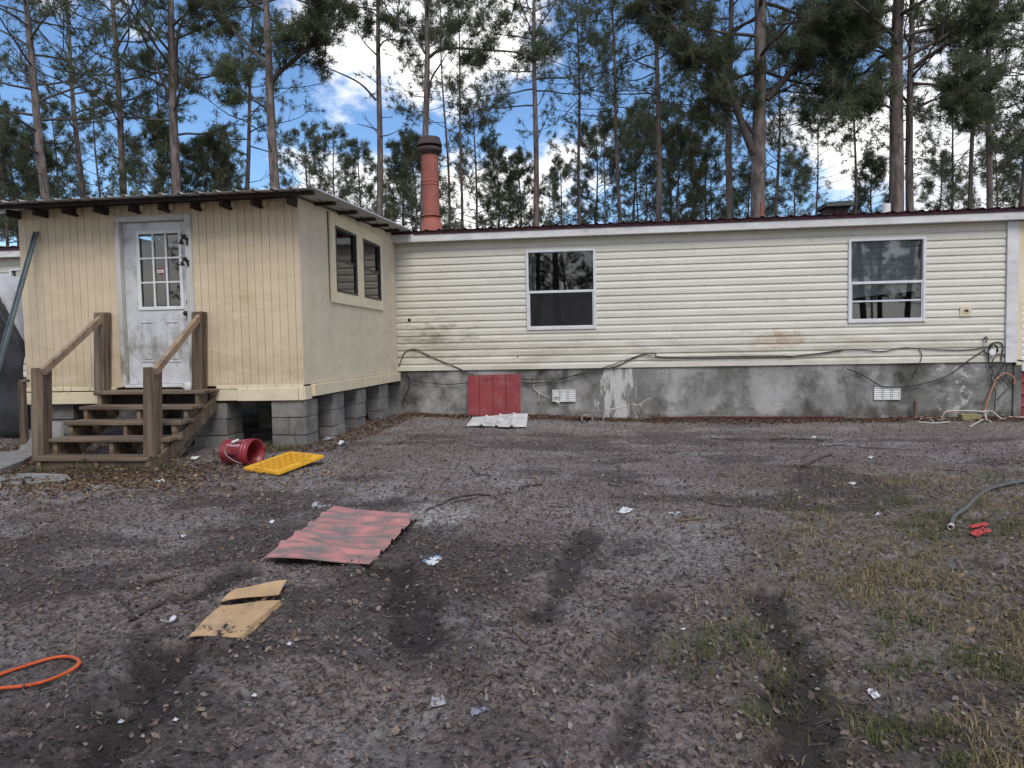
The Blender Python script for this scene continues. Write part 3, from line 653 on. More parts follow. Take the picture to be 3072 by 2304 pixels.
for q in ((gx0-0.045, gx0, gz0-0.045, gz1+0.045), (gx1, gx1+0.045, gz0-0.045, gz1+0.045), (gx0, gx1, gz0-0.045, gz0), (gx0, gx1, gz1, gz1+0.045)): lt.box(q[0], q[1], dy0-0.014, dy0+0.0, q[2], q[3])
lt.obj('lite_frame', M_whiteplastic, door, 0.005)
for k in range(3):
    for j in range(3):
        MB().box(gx0+(gx1-gx0)*k/3+0.011, gx0+(gx1-gx0)*(k+1)/3-0.011, dy0+0.012, dy0+0.016, gz0+(gz1-gz0)*j/3+0.011, gz0+(gz1-gz0)*(j+1)/3-0.011).obj('pane', M_clear, door)
for k in (1, 2): MB().box(gx0+(gx1-gx0)*k/3-0.011, gx0+(gx1-gx0)*k/3+0.011, dy0-0.008, dy0+0.02, gz0, gz1).obj('muntin', M_whiteplastic, door, 0.003)
for k in (1, 2):
    for j in range(3): MB().box(gx0+(gx1-gx0)*j/3+(0.011 if j else 0), gx0+(gx1-gx0)*(j+1)/3-(0.011 if j < 2 else 0), dy0-0.0075, dy0+0.02, gz0+(gz1-gz0)*k/3-0.011, gz0+(gz1-gz0)*k/3+0.011).obj('muntin', M_whiteplastic, door, 0.003)
for a, b in (((272, 1025), (408, 1380)), ((497, 1022), (640, 1380))):
    x0, z1 = dP(*a); x1, z0 = dP(*b); t = 0.016; fr = MB()
    for q in ((x0, x0+t, z0, z1), (x1-t, x1, z0, z1), (x0+t, x1-t, z0, z0+t), (x0+t, x1-t, z1-t, z1)): fr.box(q[0], q[1], dy0-0.010, dy0, q[2], q[3])
    p_ = fr.obj('raised_panel', M_door, door, 0.004)
    MB().box(x0+0.035, x1-0.035, dy0-0.008, dy0, z0+0.035, z1-0.035).obj('panel_field', M_door, p_, 0.005)
kx, kz = dP(695, 950)
MB().lathe([(0.032, 0.0), (0.032, 0.008), (0.012, 0.012), (0.012, 0.035), (0.028, 0.045), (0.031, 0.06), (0.022, 0.072), (0.0, 0.074)], (kx, dy0, kz), 16, axis=(0, -1, 0)).obj('door_knob', M_iron, door, 0, True)
kx, kz = dP(700, 848)
MB().lathe([(0.028, 0.0), (0.027, 0.012), (0.012, 0.016), (0.0, 0.016)], (kx, dy0, kz), 16, axis=(0, -1, 0)).obj('deadbolt', mat('dull_bronze', (0.10, 0.075, 0.06), None, 20, 0.5, metal=0.5), door)
# alarm sticker: a red octagon with a white band
sx, sz = dP(447, 574); r_ = 0.042
oc = [(sx+r_*math.cos(math.pi/8+k*math.pi/4), dy0+0.0105, sz+r_*1.05*math.sin(math.pi/8+k*math.pi/4)) for k in range(8)]
stk = build('sticker', oc, [tuple(range(8))], mat('red_sticker', (0.32, 0.03, 0.04), None, 20, 0.5), door)
MB().box(sx-0.043, sx+0.043, dy0+0.0075, dy0+0.0095, sz-0.018, sz+0.018).obj('sticker_band', M_whiteplastic, stk)
MB().box(sx-0.030, sx+0.026, dy0+0.0065, dy0+0.0073, sz-0.003, sz+0.005).obj('sticker_mark', MATS['red_sticker'], stk)
# roof of the addition: ribbed sheets on purlins on rafters
prof = []; x = -7.75
while x < -3.18: prof += [(x, 0.0), (x+0.165, 0.0), (x+0.178, 0.024), (x+0.208, 0.024), (x+0.221, 0.0)]; x += 0.2286
prof = [(min(a, -3.17), b) for a, b in prof]
sheet_edges = [0, 20, 40, 60, 80, len(prof)-1]
rf = None
v = []; ylist = (7.90, 9.4, 11.0, HY-0.16)
for yy in ylist: v += [(a, yy, aroof(yy)+b) for a, b in prof]
n = len(prof)
rf = build('roof', v, [(j*n+i, j*n+i+1, (j+1)*n+i+1, (j+1)*n+i) for j in range(3) for i in range(n-1)], M_galv, add)
md = rf.modifiers.new('thick', 'SOLIDIFY'); md.thickness = 0.003; md.offset = 1
for yy, xr in ((8.10, -3.25), (8.93, -3.30), (9.78, -3.30), (10.56, -3.28), (11.32, -3.30), (12.05, -3.32)):
    z = aroof(yy)-0.003; MB().hexa([(-7.70, yy-0.045, z-0.040), (xr, yy-0.045, z-0.040), (xr, yy+0.045, z-0.036), (-7.70, yy+0.045, z-0.036)], [(-7.70, yy-0.045, z-0.004), (xr, yy-0.045, z-0.004), (xr, yy+0.045, z), (-7.70, yy+0.045, z)]).obj('purlin', M_dkwood, add, 0.003)
for k in range(10):
    xr = -3.600-0.4085*k+random.uniform(-0.02, 0.02)
    if k == 0: xr = AX-0.022
    ye = AY-0.24+random.uniform(-0.03, 0.03); z = aroof(AY)-0.036
    MB().hexa([(xr-0.021, ye, z-0.100), (xr+0.021, ye, z-0.100), (xr+0.021, AY-0.008, z-0.100), (xr-0.021, AY-0.008, z-0.100)], [(xr-0.021, ye+0.02, z-0.012), (xr+0.021, ye+0.02, z-0.012), (xr+0.021, AY-0.008, z), (xr-0.021, AY-0.008, z)]).obj('rafter_tail', M_dkwood, add, 0.003)
    if k in (1, 2, 3, 4, 5, 7): MB().box(xr+0.03, xr+0.075, AY-0.055, AY-0.007, z-0.075, z-0.005).obj('painted_block', M_t111b, add, 0.003)
box('fascia', AX-0.05, -3.17, HY-0.215, HY-0.19, 3.45, 3.58, M_trim, add, 0.003)

# ------------------------------------------------------------------ block piers
def pier(x0, x1, y0, y1, ztop, label, courses=3, cap=True):
    zg = float(gz((x0+x1)/2, y0))-0.06; r = root('block_pier', ((x0+x1)/2, (y0+y1)/2, zg), label, 'block pier', 'concrete block piers under the entry room')
    hh = (ztop-zg)/courses
    for k in range(courses):
        z0 = zg+k*hh; dx = random.uniform(-0.012, 0.012); dy = random.uniform(-0.008, 0.008)
        if (x1-x0) > 0.35 and k % 2 == 1:
            xm = (x0+x1)/2
            for a, b in ((x0, xm-0.003), (xm+0.003, x1)): MB().box(a+dx, b+dx, y0+dy, y1+dy, z0+0.003, z0+hh-0.002).obj('concrete_block', M_block, r, 0.007, False, 0.0015)
        else: MB().box(x0+dx, x1+dx, y0+dy, y1+dy, z0+0.003, z0+hh-0.002).obj('concrete_block', M_block, r, 0.007, False, 0.0015)
    return r
pier(-4.005, -3.565, AY+0.0, AY+0.40, 0.947, 'grey block pier under the front right corner of the entry room')
pier(-5.05, -4.60, AY+0.02, AY+0.42, 0.93, 'shaded block pier just right of the wooden stairs')
pier(-5.93, -5.55, AY+0.15, AY+0.55, 0.93, 'block pier seen through the open risers of the stairs')
pier(-7.33, -6.72, AY+0.06, AY+0.46, 0.93, 'wide block pier under the left front corner of the entry room')
for yy, yz, lb in ((9.33, 9.74, 'block pier under the side wall, first behind the corner pier'), (10.28, 10.70, 'block pier under the middle of the side wall'), (11.45, 11.95, 'block pier under the side wall nearest the concrete foundation')):
    pier(-3.79, -3.56, yy, yz, 0.965, lb)
pier(-5.1, -4.7, 10.25, 10.65, 0.93, 'block pier in the dark crawl space behind the red bucket')
pier(-6.5, -6.1, 10.25, 10.65, 0.93, 'block pier in the dark crawl space behind the stairs')

# ------------------------------------------------------------------ wooden stairs
SX0, SX1 = -6.10, -4.66
st = root('wooden_stairs', (-5.4, 7.6, 0.33), 'weathered wooden stairs with four posts and two handrails below the white door', 'stairs')
tz = [0.455, 0.630, 0.793, 0.948, 1.112]; ty = [7.00, 7.25, 7.50, 7.75, 8.00]
for i, (z, y) in enumerate(zip(tz, ty)):
    x0, x1 = SX0, (SX1 if i else -4.75); dep = 0.285 if i < 4 else 0.37; sk = random.uniform(-0.008, 0.008)
    MB().hexa([(x0, y+sk, z-0.040), (x1, y-sk, z-0.044), (x1, y-sk+dep, z-0.040), (x0, y+sk+dep, z-0.038)], [(x0+random.uniform(0, .02), y+sk, z), (x1, y-sk, z-0.004), (x1, y-sk+dep, z), (x0, y+sk+dep, z+0.002)]).obj('tread', M_tread, st, 0.006, False, 0.002)
MB().box(SX0+0.02, -4.78, 7.04, 7.085, 0.24, 0.413).obj('riser', M_oldwood, st, 0.004, False, 0.002)
MB().box(SX0+0.06, SX1-0.05, 8.22, 8.26, 0.93, 1.07).obj('riser', M_dkwood, st, 0.004)
for xx, wd in ((SX0+0.075, 0.045), (-5.35, 0.045), (SX1-0.10, 0.045)):
    # sawtooth stringers
    pts = [(7.02, 0.20), (7.06, 0.20)]; 
    up = []
    for i in range(5):
        up += [(ty[i]+0.02, (tz[i-1] if i else 0.20)-0.041 if i else 0.20), (ty[i]+0.02, tz[i]-0.041)]
    up += [(8.34, tz[4]-0.041), (8.34, 0.80)]
    low = [(7.30, 0.20)]
    poly = up+low; n = len(poly)
    v = [(xx-wd/2, a, b) for a, b in poly]+[(xx+wd/2, a, b) for a, b in poly]
    f = [tuple(range(n)), tuple(range(2*n-1, n-1, -1))]+[(i, (i+1) % n, n+(i+1) % n, n+i) for i in range(n)]
    o = build('stringer', v, f, M_tread, st)
    bm = bmesh.new(); bm.from_mesh(o.data); bmesh.ops.triangulate(bm, faces=[q for q in bm.faces if len(q.verts) > 4]); bm.to_mesh(o.data); bm.free()
MB().hexa([(SX1-0.072, 7.16, 0.30), (SX1-0.032, 7.16, 0.30), (SX1-0.032, 7.16, 0.45), (SX1-0.072, 7.16, 0.45)], [(SX1-0.072, 8.34, 0.84), (SX1-0.032, 8.34, 0.84), (SX1-0.032, 8.34, 1.03), (SX1-0.072, 8.34, 1.03)]).obj('stringer', M_oldwood, st, 0.005, False, 0.002)
def zY(zx, zy, Y): return atY(zx/1.844, 540+zy/1.844, Y)
posts = {}
for nm, (xa, xb, ya, yb, Y) in {'fl': (165, 243, 1040, 1525, 7.16), 'fr': (783, 862, 1037, 1560, 7.16), 'bl': (514, 578, 732, 1160, 8.22), 'br': (1058, 1115, 728, 1265, 8.22)}.items():
    a = zY(xa, ya, Y); b = zY(xb, ya, Y); c = zY((xa+xb)/2, yb, Y); xc_ = (a[0]+b[0])/2; wd = b[0]-a[0]; wd = max(0.088, min(wd, 0.14))
    cb = c[0]; zb = c[2]-0.03 if nm != 'fr' else c[2]-0.06
    if nm == 'fl': zb = 0.40
    if nm == 'br': zb = 0.80
    if nm == 'bl': zb = 1.05
    hw = wd/2
    MB().hexa([(cb-hw, Y, zb), (cb+hw, Y, zb), (cb+hw, Y+wd, zb), (cb-hw, Y+wd, zb)], [(xc_-hw, Y, a[2]), (xc_+hw, Y, a[2]), (xc_+hw, Y+wd, a[2]), (xc_-hw, Y+wd, a[2])]).obj('post', M_oldwood, st, 0.006, False, 0.002)
    posts[nm] = (xc_, Y, a[2], wd)
for f_, b_ in (('fl', 'bl'), ('fr', 'br')):
    x0, y0, z0, w0 = posts[f_]; x1, y1, z1, w1 = posts[b_]
    MB().beam((x0+w0/2+0.018, y0-0.02, z0-0.045), (x1-w1*0.1+0.03, y1+0.02, z1-0.075), 0.045, 0.088).obj('handrail', M_rail, st, 0.008, False, 0.002)
# mug on the landing
q = zY(1045, 1150, 8.05)
mug = root('mug', (q[0]-0.02, 8.06, 1.112), 'small white mug standing on the top stair by the post', 'mug')
MB().lathe([(0.0, 1.112), (0.037, 1.112), (0.041, 1.118), (0.042, 1.202), (0.039, 1.204), (0.037, 1.2), (0.036, 1.122), (0.0, 1.122)], (q[0]-0.02, 8.06, 0), 20).obj('cup', M_whiteplastic, mug, 0, True)
MB().tube(smoothpath([(q[0]-0.06, 8.06, 1.185), (q[0]-0.09, 8.06, 1.18), (q[0]-0.094, 8.06, 1.15), (q[0]-0.06, 8.06, 1.135)], 4), 0.006, 6).obj('handle', M_whiteplastic, mug, 0, True)
# cast iron bells on the door frame
for (cx_, top_, bot_), lb in (((683, 245, 360), 'upper black iron bell on a bracket beside the door'), ((690, 447, 545), 'lower black iron bell on a bracket beside the door')):
    bx, bz1 = dP(cx_-8, top_); _, bz0 = dP(cx_, bot_); hgt = bz1-bz0; fy = AY-0.028
    px_ = DX1+0.045
    b = root('door_bell', (px_, fy, bz0), lb, 'bell', 'iron bells beside the door')
    MB().box(px_-0.012, px_+0.012, fy-0.008, fy, bz0+hgt*0.05, bz0+hgt*0.62).tube(smoothpath([(px_, fy-0.006, bz0+hgt*0.5), (px_-0.03, fy-0.02, bz0+hgt*0.56), (px_-0.055, fy-0.035, bz0+hgt*0.52)], 4), 0.007, 6).obj('bracket', M_iron, b)
    MB().lathe([(0.004, bz0+hgt*0.52), (0.016, bz0+hgt*0.46), (0.022, bz0+hgt*0.30), (0.030, bz0+hgt*0.20), (0.040, bz0+hgt*0.16), (0.037, bz0+hgt*0.15), (0.02, bz0+hgt*0.28), (0.0, bz0+hgt*0.40)], (px_-0.055, fy-0.042, 0), 16).obj('bell', M_iron, b, 0, True)
    MB().lathe([(0.0, bz0+hgt*0.08), (0.010, bz0+hgt*0.10), (0.010, bz0+hgt*0.15), (0.003, bz0+hgt*0.18), (0.003, bz0+hgt*0.3)], (px_-0.055, fy-0.042, 0), 8).obj('clapper', M_iron, b)
    # cut-out animal silhouette on top of the bracket
    sil = [(0.0, 0.55), (-0.055, 0.56), (-0.062, 0.72), (-0.082, 1.0), (-0.058, 0.86), (-0.045, 0.80), (-0.028, 0.95), (-0.022, 0.84), (-0.004, 0.90), (0.004, 0.72), (0.012, 0.62)]
    n = len(sil); v = [(px_+a, fy-0.030, bz0+hgt*c) for a, c in sil]+[(px_+a, fy-0.024, bz0+hgt*c) for a, c in sil]
    o = build('silhouette', v, [tuple(range(n)), tuple(range(2*n-1, n-1, -1))]+[(i, (i+1) % n, n+(i+1) % n, n+i) for i in range(n)], M_iron, b)
    bm = bmesh.new(); bm.from_mesh(o.data); bmesh.ops.triangulate(bm, faces=[q_ for q_ in bm.faces if len(q_.verts) > 4]); bm.to_mesh(o.data); bm.free()

# ------------------------------------------------------------------ left edge: leaning post, covered trailer, slabs
M_galvpost = mat('galvanised_post', (0.22, 0.26, 0.28), (0.15, 0.18, 0.20), 6, 0.45, metal=0.5)
a = atY(108, 695, AY-0.03); d_ = ray(6, 1065); b = CAM+d_*(7.6/d_[1]); e = a+(b-a)*1.9; zgr = float(gz(e[0], e[1]))
tt = (zgr-a[2])/(b[2]-a[2]); e = a+(b-a)*tt
mb = MB(); dirv = (e-a)/np.linalg.norm(e-a); s1 = np.cross(dirv, [0, 1.0, 0]); s1 /= np.linalg.norm(s1); s2 = np.cross(dirv, s1)
for o1, o2, w1, w2 in ((0, 0, 0.05, 0.006), (0.024, 0.018, 0.006, 0.035), (-0.024, 0.018, 0.006, 0.035)):
    c = lambda p: [p+s1*(o1-w1/2)+s2*(o2-w2/2), p+s1*(o1+w1/2)+s2*(o2-w2/2), p+s1*(o1+w1/2)+s2*(o2+w2/2), p+s1*(o1-w1/2)+s2*(o2+w2/2)]
    mb.hexa(c(a-s2*0.02), c(e))
tag(mb.obj('metal_post', M_galvpost), 'long galvanised steel channel post leaning against the cream wall', 'post')
# tarp covered trailer: sloping black cover over a ridge, white sheet above it
M_tarp = mat('black_tarp', (0.022, 0.022, 0.024), (0.04, 0.04, 0.043), 3, 0.55, 0.012, 4)
M_wsheet = mat('white_sheet', (0.52, 0.53, 0.57), (0.42, 0.43, 0.47), 6, 0.7, 0.01, 9)
TYf = 9.2
tr = root('covered_trailer', (-8.7, 9.9, 0.35), 'black tarp cover slung over a low trailer beside the entry room', 'trailer')
def left(px, py, Y=TYf): return atY(px, py, Y)
R0 = left(78, 1056); R1 = left(72, 1320); L0 = left(0, 905); 
sl = (L0[2]-R0[2])/(L0[0]-R0[0])
nx_, nz_ = 22, 12; v = []
for j in range(nz_+1):
    for i in range(nx_+1):
        xx = R0[0]-2.6*i/nx_; zt_ = R0[2]+sl*(xx-R0[0]); zt_ = min(zt_, 2.55); zb_ = 0.36; t_ = j/nz_
        z = zb_+(zt_-zb_)*t_; v.append((xx+0.02*math.sin(z*5), TYf+0.05*math.sin(xx*6+z*2)+0.03*math.sin(z*9+xx)-0.06*(1-t_), z))
f = [(j*(nx_+1)+i, j*(nx_+1)+i+1, (j+1)*(nx_+1)+i+1, (j+1)*(nx_+1)+i) for j in range(nz_) for i in range(nx_)]
o = build('tarp_front', v, f, M_tarp, tr, True); md = o.modifiers.new('t', 'SOLIDIFY'); md.thickness = 0.006
top_e = [v[nz_*(nx_+1)+i] for i in range(nx_+1)]
v2 = top_e+[(p[0], p[1]+1.7, p[2]-0.02) for p in top_e]
n = nx_+1; o = build('tarp_top', v2, [(i, i+1, n+i+1, n+i) for i in range(nx_)], M_tarp, tr, True); md = o.modifiers.new('t', 'SOLIDIFY'); md.thickness = 0.006
o = build('tarp_side', [(R0[0]+0.01, TYf-0.06, 0.36), (R0[0]+0.01, TYf+1.7, 0.36), (R0[0]+0.01, TYf+1.7, R0[2]), (R0[0]+0.01, TYf, R0[2])], [(0, 1, 2, 3)], M_tarp, tr)
MB().tube([p for p in top_e], 0.022, 7).obj('hem', mat('tarp_hem', (0.06, 0.06, 0.065), None, 8, 0.5), tr, 0, True)
v3 = []
for i in range(12):
    t_ = i/11; xx = R0[0]+0.02-2.0*t_; zt_ = R0[2]+sl*(xx-R0[0])
    for k, (dy, dz) in enumerate(((0.05, 0.0), (0.10, 0.16), (0.20, 0.25), (0.9, 0.20), (1.6, 0.05))): v3.append((xx, TYf+dy, min(zt_, 2.5)+dz*min(1, 0.25+t_*3)+0.015*math.sin(i*1.7+k)))
o = build('white_sheet', v3, [(i*5+k, i*5+k+1, i*5+k+6, i*5+k+5) for i in range(11) for k in range(4)], M_wsheet, tr, True); md = o.modifiers.new('t', 'SOLIDIFY'); md.thickness = 0.004
MB().box(-10.1, R0[0]-0.15, TYf+0.2, TYf+1.6, 0.55, 0.95).obj('trailer_body', M_soot, tr, 0.01)
for yy in (TYf+0.35, TYf+1.4): MB().lathe([(0.0, -0.08), (0.27, -0.08), (0.29, 0.0), (0.27, 0.08), (0.0, 0.08)], (-9.2, yy, 0.63), 20, axis=(0, 1, 0)).obj('wheel', M_iron, tr)
# little timber post by the corner, slabs and rubble
a = atY(62, 1146, 8.1); b = atY(62, 1310, 8.1); g0 = float(gz(a[0], 8.1))
bp = root('timber_post', (a[0], 8.1, g0), 'short grey timber stump post beside the corner pier', 'post')
MB().box(a[0]-0.035, a[0]+0.035, 8.08, 8.15, g0-0.1, a[2]).obj('upright', M_oldwood, bp, 0.008, False, 0.004)
MB().box(a[0]-0.03, a[0]+0.10, 8.085, 8.14, a[2]-0.002, a[2]+0.03).obj('cross_piece', M_oldwood, bp, 0.006, False, 0.003)
def slab(name, label, cat, pix, thick, m, tilt=0.0, group=None, lift=0.02, sub=0):
    P = [gp(*p) for p in pix]; n = len(P)
    bot = [(p[0], p[1], p[2]-0.03) for p in P]; topv = [(p[0], p[1], p[2]+thick+lift) for p in P]
    o = build(name, bot+topv, [tuple(range(n))[::-1], tuple(range(n, 2*n))]+[(i, (i+1) % n, n+(i+1) % n, n+i) for i in range(n)], m)
    bm = bmesh.new(); bm.from_mesh(o.data); bmesh.ops.bevel(bm, geom=list(bm.edges), offset=min(0.01, thick*0.3), segments=1, affect='EDGES'); bmesh.ops.triangulate(bm, faces=[q for q in bm.faces if len(q.verts) > 4]); bm.to_mesh(o.data); bm.free()
    return tag(o, label, cat, group)
M_slab = mat('old_concrete_slab', (0.26, 0.25, 0.235), (0.19, 0.18, 0.165), 5, 0.92, 0.006, 50, third=((0.12, 0.10, 0.08), 6, 0.55, 0.8))
slab('concrete_slab', 'grey concrete slab on the ground left of the stairs', 'slab', [(0, 1425), (70, 1398), (112, 1375), (108, 1362), (0, 1372)], 0.05, M_slab)
slab('concrete_slab', 'flat worn concrete paver in front of the bottom stair', 'slab', [(-10, 1462), (120, 1455), (215, 1448), (200, 1432), (90, 1428), (-10, 1436)], 0.015, M_slab)
# broken slab leaning by the left pier
P = [atY(48, 1362, 7.95), atY(100, 1366, 7.95), atY(100, 1290, 8.25), atY(80, 1288, 8.25)]
MB().hexa([p+np.array([0, 0, -0.03]) for p in P[:2]]+[p for p in P[2:]], [p+np.array([0, 0.07, -0.03]) for p in P[:2]]+[p+np.array([0, 0.07, 0]) for p in P[2:]]).obj('tmp', M_slab, None, 0.008)
tag(bpy.data.objects['tmp'], 'pale broken slab piece leaning against the left corner pier', 'slab'); bpy.data.objects['tmp'].name = 'broken_slab'
P = [zY(255, 1440, 7.85), zY(330, 1430, 7.9), zY(340, 1340, 8.2), zY(280, 1335, 8.2)]
o = MB().hexa(P, [p+np.array([0, 0.07, 0]) for p in P]).obj('broken_slab', M_slab, None, 0.008); tag(o, 'grey broken slab tilted under the left end of the stairs', 'slab')
for i, (zx, zy, r_) in enumerate(((475, 1495, 0.05), (720, 1470, 0.09), (590, 1505, 0.03))):
    q = zY(zx, zy, 7.6); zz = float(gz(q[0], 7.6))
    bm = bmesh.new(); bmesh.ops.create_icosphere(bm, subdivisions=2, radius=r_)
    for vv in bm.verts: vv.co = Vector((vv.co.x*1.5, vv.co.y, vv.co.z*0.6))*(1+random.uniform(-0.2, 0.2))
    me = bpy.data.meshes.new('rubble'); bm.to_mesh(me); bm.free(); me.materials.append(M_slab); o = bpy.data.objects.new('rubble', me); COL.objects.link(o); o.location = (q[0], 7.6, zz+r_*0.25)
    tag(o, 'lump of pale concrete rubble lying under the stair treads', 'rubble', 'rubble under the stairs')

# ------------------------------------------------------------------ pines
TR = np.random.default_rng(5)
def tubes(paths, radii, n):
    """many tapered tubes -> V, F (quads)"""
    Vs, Fs = [], []; base = 0
    for P, R in zip(paths, radii):
        m_ = len(P); D = np.gradient(P, axis=0); D /= (np.linalg.norm(D, axis=1, keepdims=True)+1e-9)
        ref = np.where(np.abs(D[:, 2:3]) > 0.9, np.array([[1.0, 0, 0]]), np.array([[0, 0, 1.0]]))
        A = np.cross(D, ref); A /= (np.linalg.norm(A, axis=1, keepdims=True)+1e-9); B = np.cross(D, A)
        th = np.arange(n)*2*np.pi/n
        V_ = P[:, None]+R[:, None, None]*(A[:, None]*np.cos(th)[None, :, None]+B[:, None]*np.sin(th)[None, :, None])
        i = np.arange((m_-1)*n); r_, k = i//n, i % n
        Fs.append(base+np.stack([r_*n+k, r_*n+(k+1) % n, (r_+1)*n+(k+1) % n, (r_+1)*n+k], 1)); Vs.append(V_.reshape(-1, 3)); base += m_*n
    return np.vstack(Vs), np.vstack(Fs)
def unit(v): return v/(np.linalg.norm(v)+1e-9)
def pine(name, label, base, topx, height, dia, zc, nb, bl, tufts=4, needles=13, limbs=(), group=None, droop=0.15, bare=4, nl=0.275, nw=0.0205, bright=1.0, cone=False, shoots=9):
    base = np.array(base, float); r = root(name, base, label, 'pine tree', group)
    m_ = 16; t = np.linspace(0, 1, m_); ph = TR.uniform(0, 6.3, 4)
    P = np.stack([base[0]+(topx-base[0])*t+0.10*np.sin(t*5+ph[0])*t+0.04*np.sin(t*13+ph[1]), base[1]+0.15*np.sin(t*4+ph[2])*t, base[2]-0.2+(height+0.2)*t], 1)
    R = dia/2*(1-0.80*t**1.3)*(1+0.25*np.exp(-t*30)); V_, F_ = tubes([P], [R], 10)
    bulk('trunk', V_, F_, M_bark, None, r).data.shade_smooth()
    def tp(z):
        k = np.clip((z-P[0, 2])/(P[-1, 2]-P[0, 2]), 0, 1)
        return np.array([np.interp(k, t, P[:, 0]), np.interp(k, t, P[:, 1]), z]), float(np.interp(k, t, R))
    wood, wr, tw, twr, tpos, tax = [], [], [], [], [], []
    top = P[-1, 2]
    def branch(p0, d0, L, r0, leafy, curve):
        n_ = 6; d = d0.copy(); pts = [p0]; 
        for i in range(n_):
            d = unit(d+np.array([TR.normal(0, 0.12), TR.normal(0, 0.12), curve*(0.35 if i > 1 else -droop)+TR.normal(0, 0.08)])); pts.append(pts[-1]+d*L/n_)
        pts = np.array(pts); wood.append(pts); wr.append(np.linspace(r0, r0*0.25, n_+1))
        ns = shoots if leafy else 3
        for k in range(ns):
            u = TR.uniform(0.35, 1.0) if leafy else TR.uniform(0.4, 0.9); i = min(int(u*n_), n_-1); q = pts[i]+(pts[i+1]-pts[i])*(u*n_-i); ax = unit(pts[i+1]-pts[i])
            sd_ = unit(np.cross(ax, TR.normal(0, 1, 3))); dd = unit(ax*0.7+sd_*0.8+np.array([0, 0, 0.25])); l = L*TR.uniform(0.18, 0.46)*(1.15-u*0.4)
            e1 = q+dd*l*0.5; dd2 = unit(dd+np.array([0, 0, 0.25])+TR.normal(0, 0.2, 3)); e2 = e1+dd2*l*0.5
            tw.append(np.array([q, e1, e2])); twr.append(np.array([r0*0.28, r0*0.2, r0*0.1])+0.002)
            if leafy:
                for j in range(tufts):
                    s_ = TR.uniform(0.25, 1.0); c_ = q+(e1-q)*min(1, s_*2) if s_ < 0.5 else e1+(e2-e1)*(s_-0.5)*2
                    tpos.append(c_+TR.normal(0, 0.05, 3)+dd2*0.02); tax.append(unit(dd2+TR.normal(0, 0.45, 3)+np.array([0, 0, 0.2])))
        if leafy:
            for j in range(2): tpos.append(pts[-1]+TR.normal(0, 0.04, 3)); tax.append(unit(d+TR.normal(0, 0.3, 3)))
    az = TR.uniform(0, 6.3)
    for k in range(nb):
        s_ = (k+TR.uniform(0, 1))/nb; z = zc+(top-0.1-zc)*(s_**0.9 if not cone else s_); p0, rr = tp(z); az += 2.4+TR.normal(0, 0.4)
        el = (0.15+0.75*s_)+TR.normal(0, 0.18) if not cone else 0.25+0.5*s_
        L = bl*((1-0.75*s_) if cone else (0.75+0.6*math.sin(math.pi*min(1, s_*0.9+0.15)))*(1-0.55*s_**2))*TR.uniform(0.65, 1.2)
        branch(p0, np.array([math.cos(az)*math.cos(el), math.sin(az)*math.cos(el), math.sin(el)]), max(L, 0.3), min(rr*0.42, 0.012+L*0.014), True, 0.35)
    for k in range(bare):
        z = TR.uniform(max(base[2]+2.5, zc-4.5), zc); p0, rr = tp(z); a_ = TR.uniform(0, 6.3); el = TR.uniform(-0.1, 0.7)
        branch(p0, np.array([math.cos(a_)*math.cos(el), math.sin(a_)*math.cos(el), math.sin(el)]), TR.uniform(0.6, 2.2), min(rr*0.3, 0.022), False, 0.2)
    for pts, r0, leafy in limbs:      # big limbs given as world points
        pts = smoothpath(pts, 4); wood.append(pts); wr.append(np.linspace(r0, r0*0.35, len(pts)))
        if leafy:
            for i in range(4, len(pts)-1):
                for _ in range(leafy):
                    ax = unit(pts[i+1]-pts[i]); sd_ = unit(np.cross(ax, TR.normal(0, 1, 3))); branch(pts[i], unit(ax*0.6+sd_*0.7+np.array([0, 0, 0.2])), TR.uniform(0.7, 1.5), 0.016, True, 0.3)
    V_, F_ = tubes(wood, wr, 5); V2, F2 = tubes(tw, twr, 3)
    bulk('branches', np.vstack([V_, V2]), np.vstack([F_, F2+len(V_)]), M_twigbark, None, r, 'stuff')
    C = np.array(tpos); A = np.array(tax); k = len(C)*needles
    Cn = np.repeat(C, needles, 0)+np.repeat(A, needles, 0)*TR.uniform(-0.06, 0.10, (k, 1)); An = np.repeat(A, needles, 0)
    D = An*0.55+TR.normal(0, 0.62, (k, 3)); D /= np.linalg.norm(D, axis=1, keepdims=True)
    S = np.cross(D, TR.normal(0, 1, (k, 3))); S /= np.linalg.norm(S, axis=1, keepdims=True); Ln = TR.uniform(0.65, 1.1, (k, 1))*nl
    V3 = np.stack([Cn-S*nw/2, Cn+S*nw/2, Cn+D*Ln+np.array([0, 0, -0.02])], 1).reshape(-1, 3); F3 = np.arange(3*k).reshape(-1, 3)
    tint = np.repeat(TR.uniform(0.65, 1.35, (len(C), 1))*np.array([[1, 1, 1]])+TR.normal(0, 0.08, (len(C), 3)), needles*3, 0)*bright
    bulk('crown', V3, F3, M_needle, np.clip(tint, 0.2, 2.2), r, 'stuff')
    return r
def pt_(px, py, Y, dy=0.0): return atY(px, py, Y)+np.array([0, dy, 0])
G1 = 'pines standing behind the home'
L_tall = 'tall straight pine with a bare lower trunk behind the home'
L_thin = 'thin young pine trunk with a sparse crown far behind the home'
def tree(px1, py1, px2, py2, wpx, Y, hgt, pyc, nb, bl, label=L_tall, **k):
    a = atY(px1, py1, Y); b = atY(px2, py2, Y); sl_ = (b[0]-a[0])/(b[2]-a[2]); g0 = float(gbase(a[0], Y)); x0 = a[0]-sl_*(a[2]-g0)
    dia = wpx*Y*1.0/FPX; zc_ = atY(px1, pyc, Y)[2]
    k.setdefault('group', G1)
    return pine('pine_tree', label, (x0, Y, g0), x0+sl_*hgt*0.9, hgt, dia*1.15, zc_, nb, bl, **k)
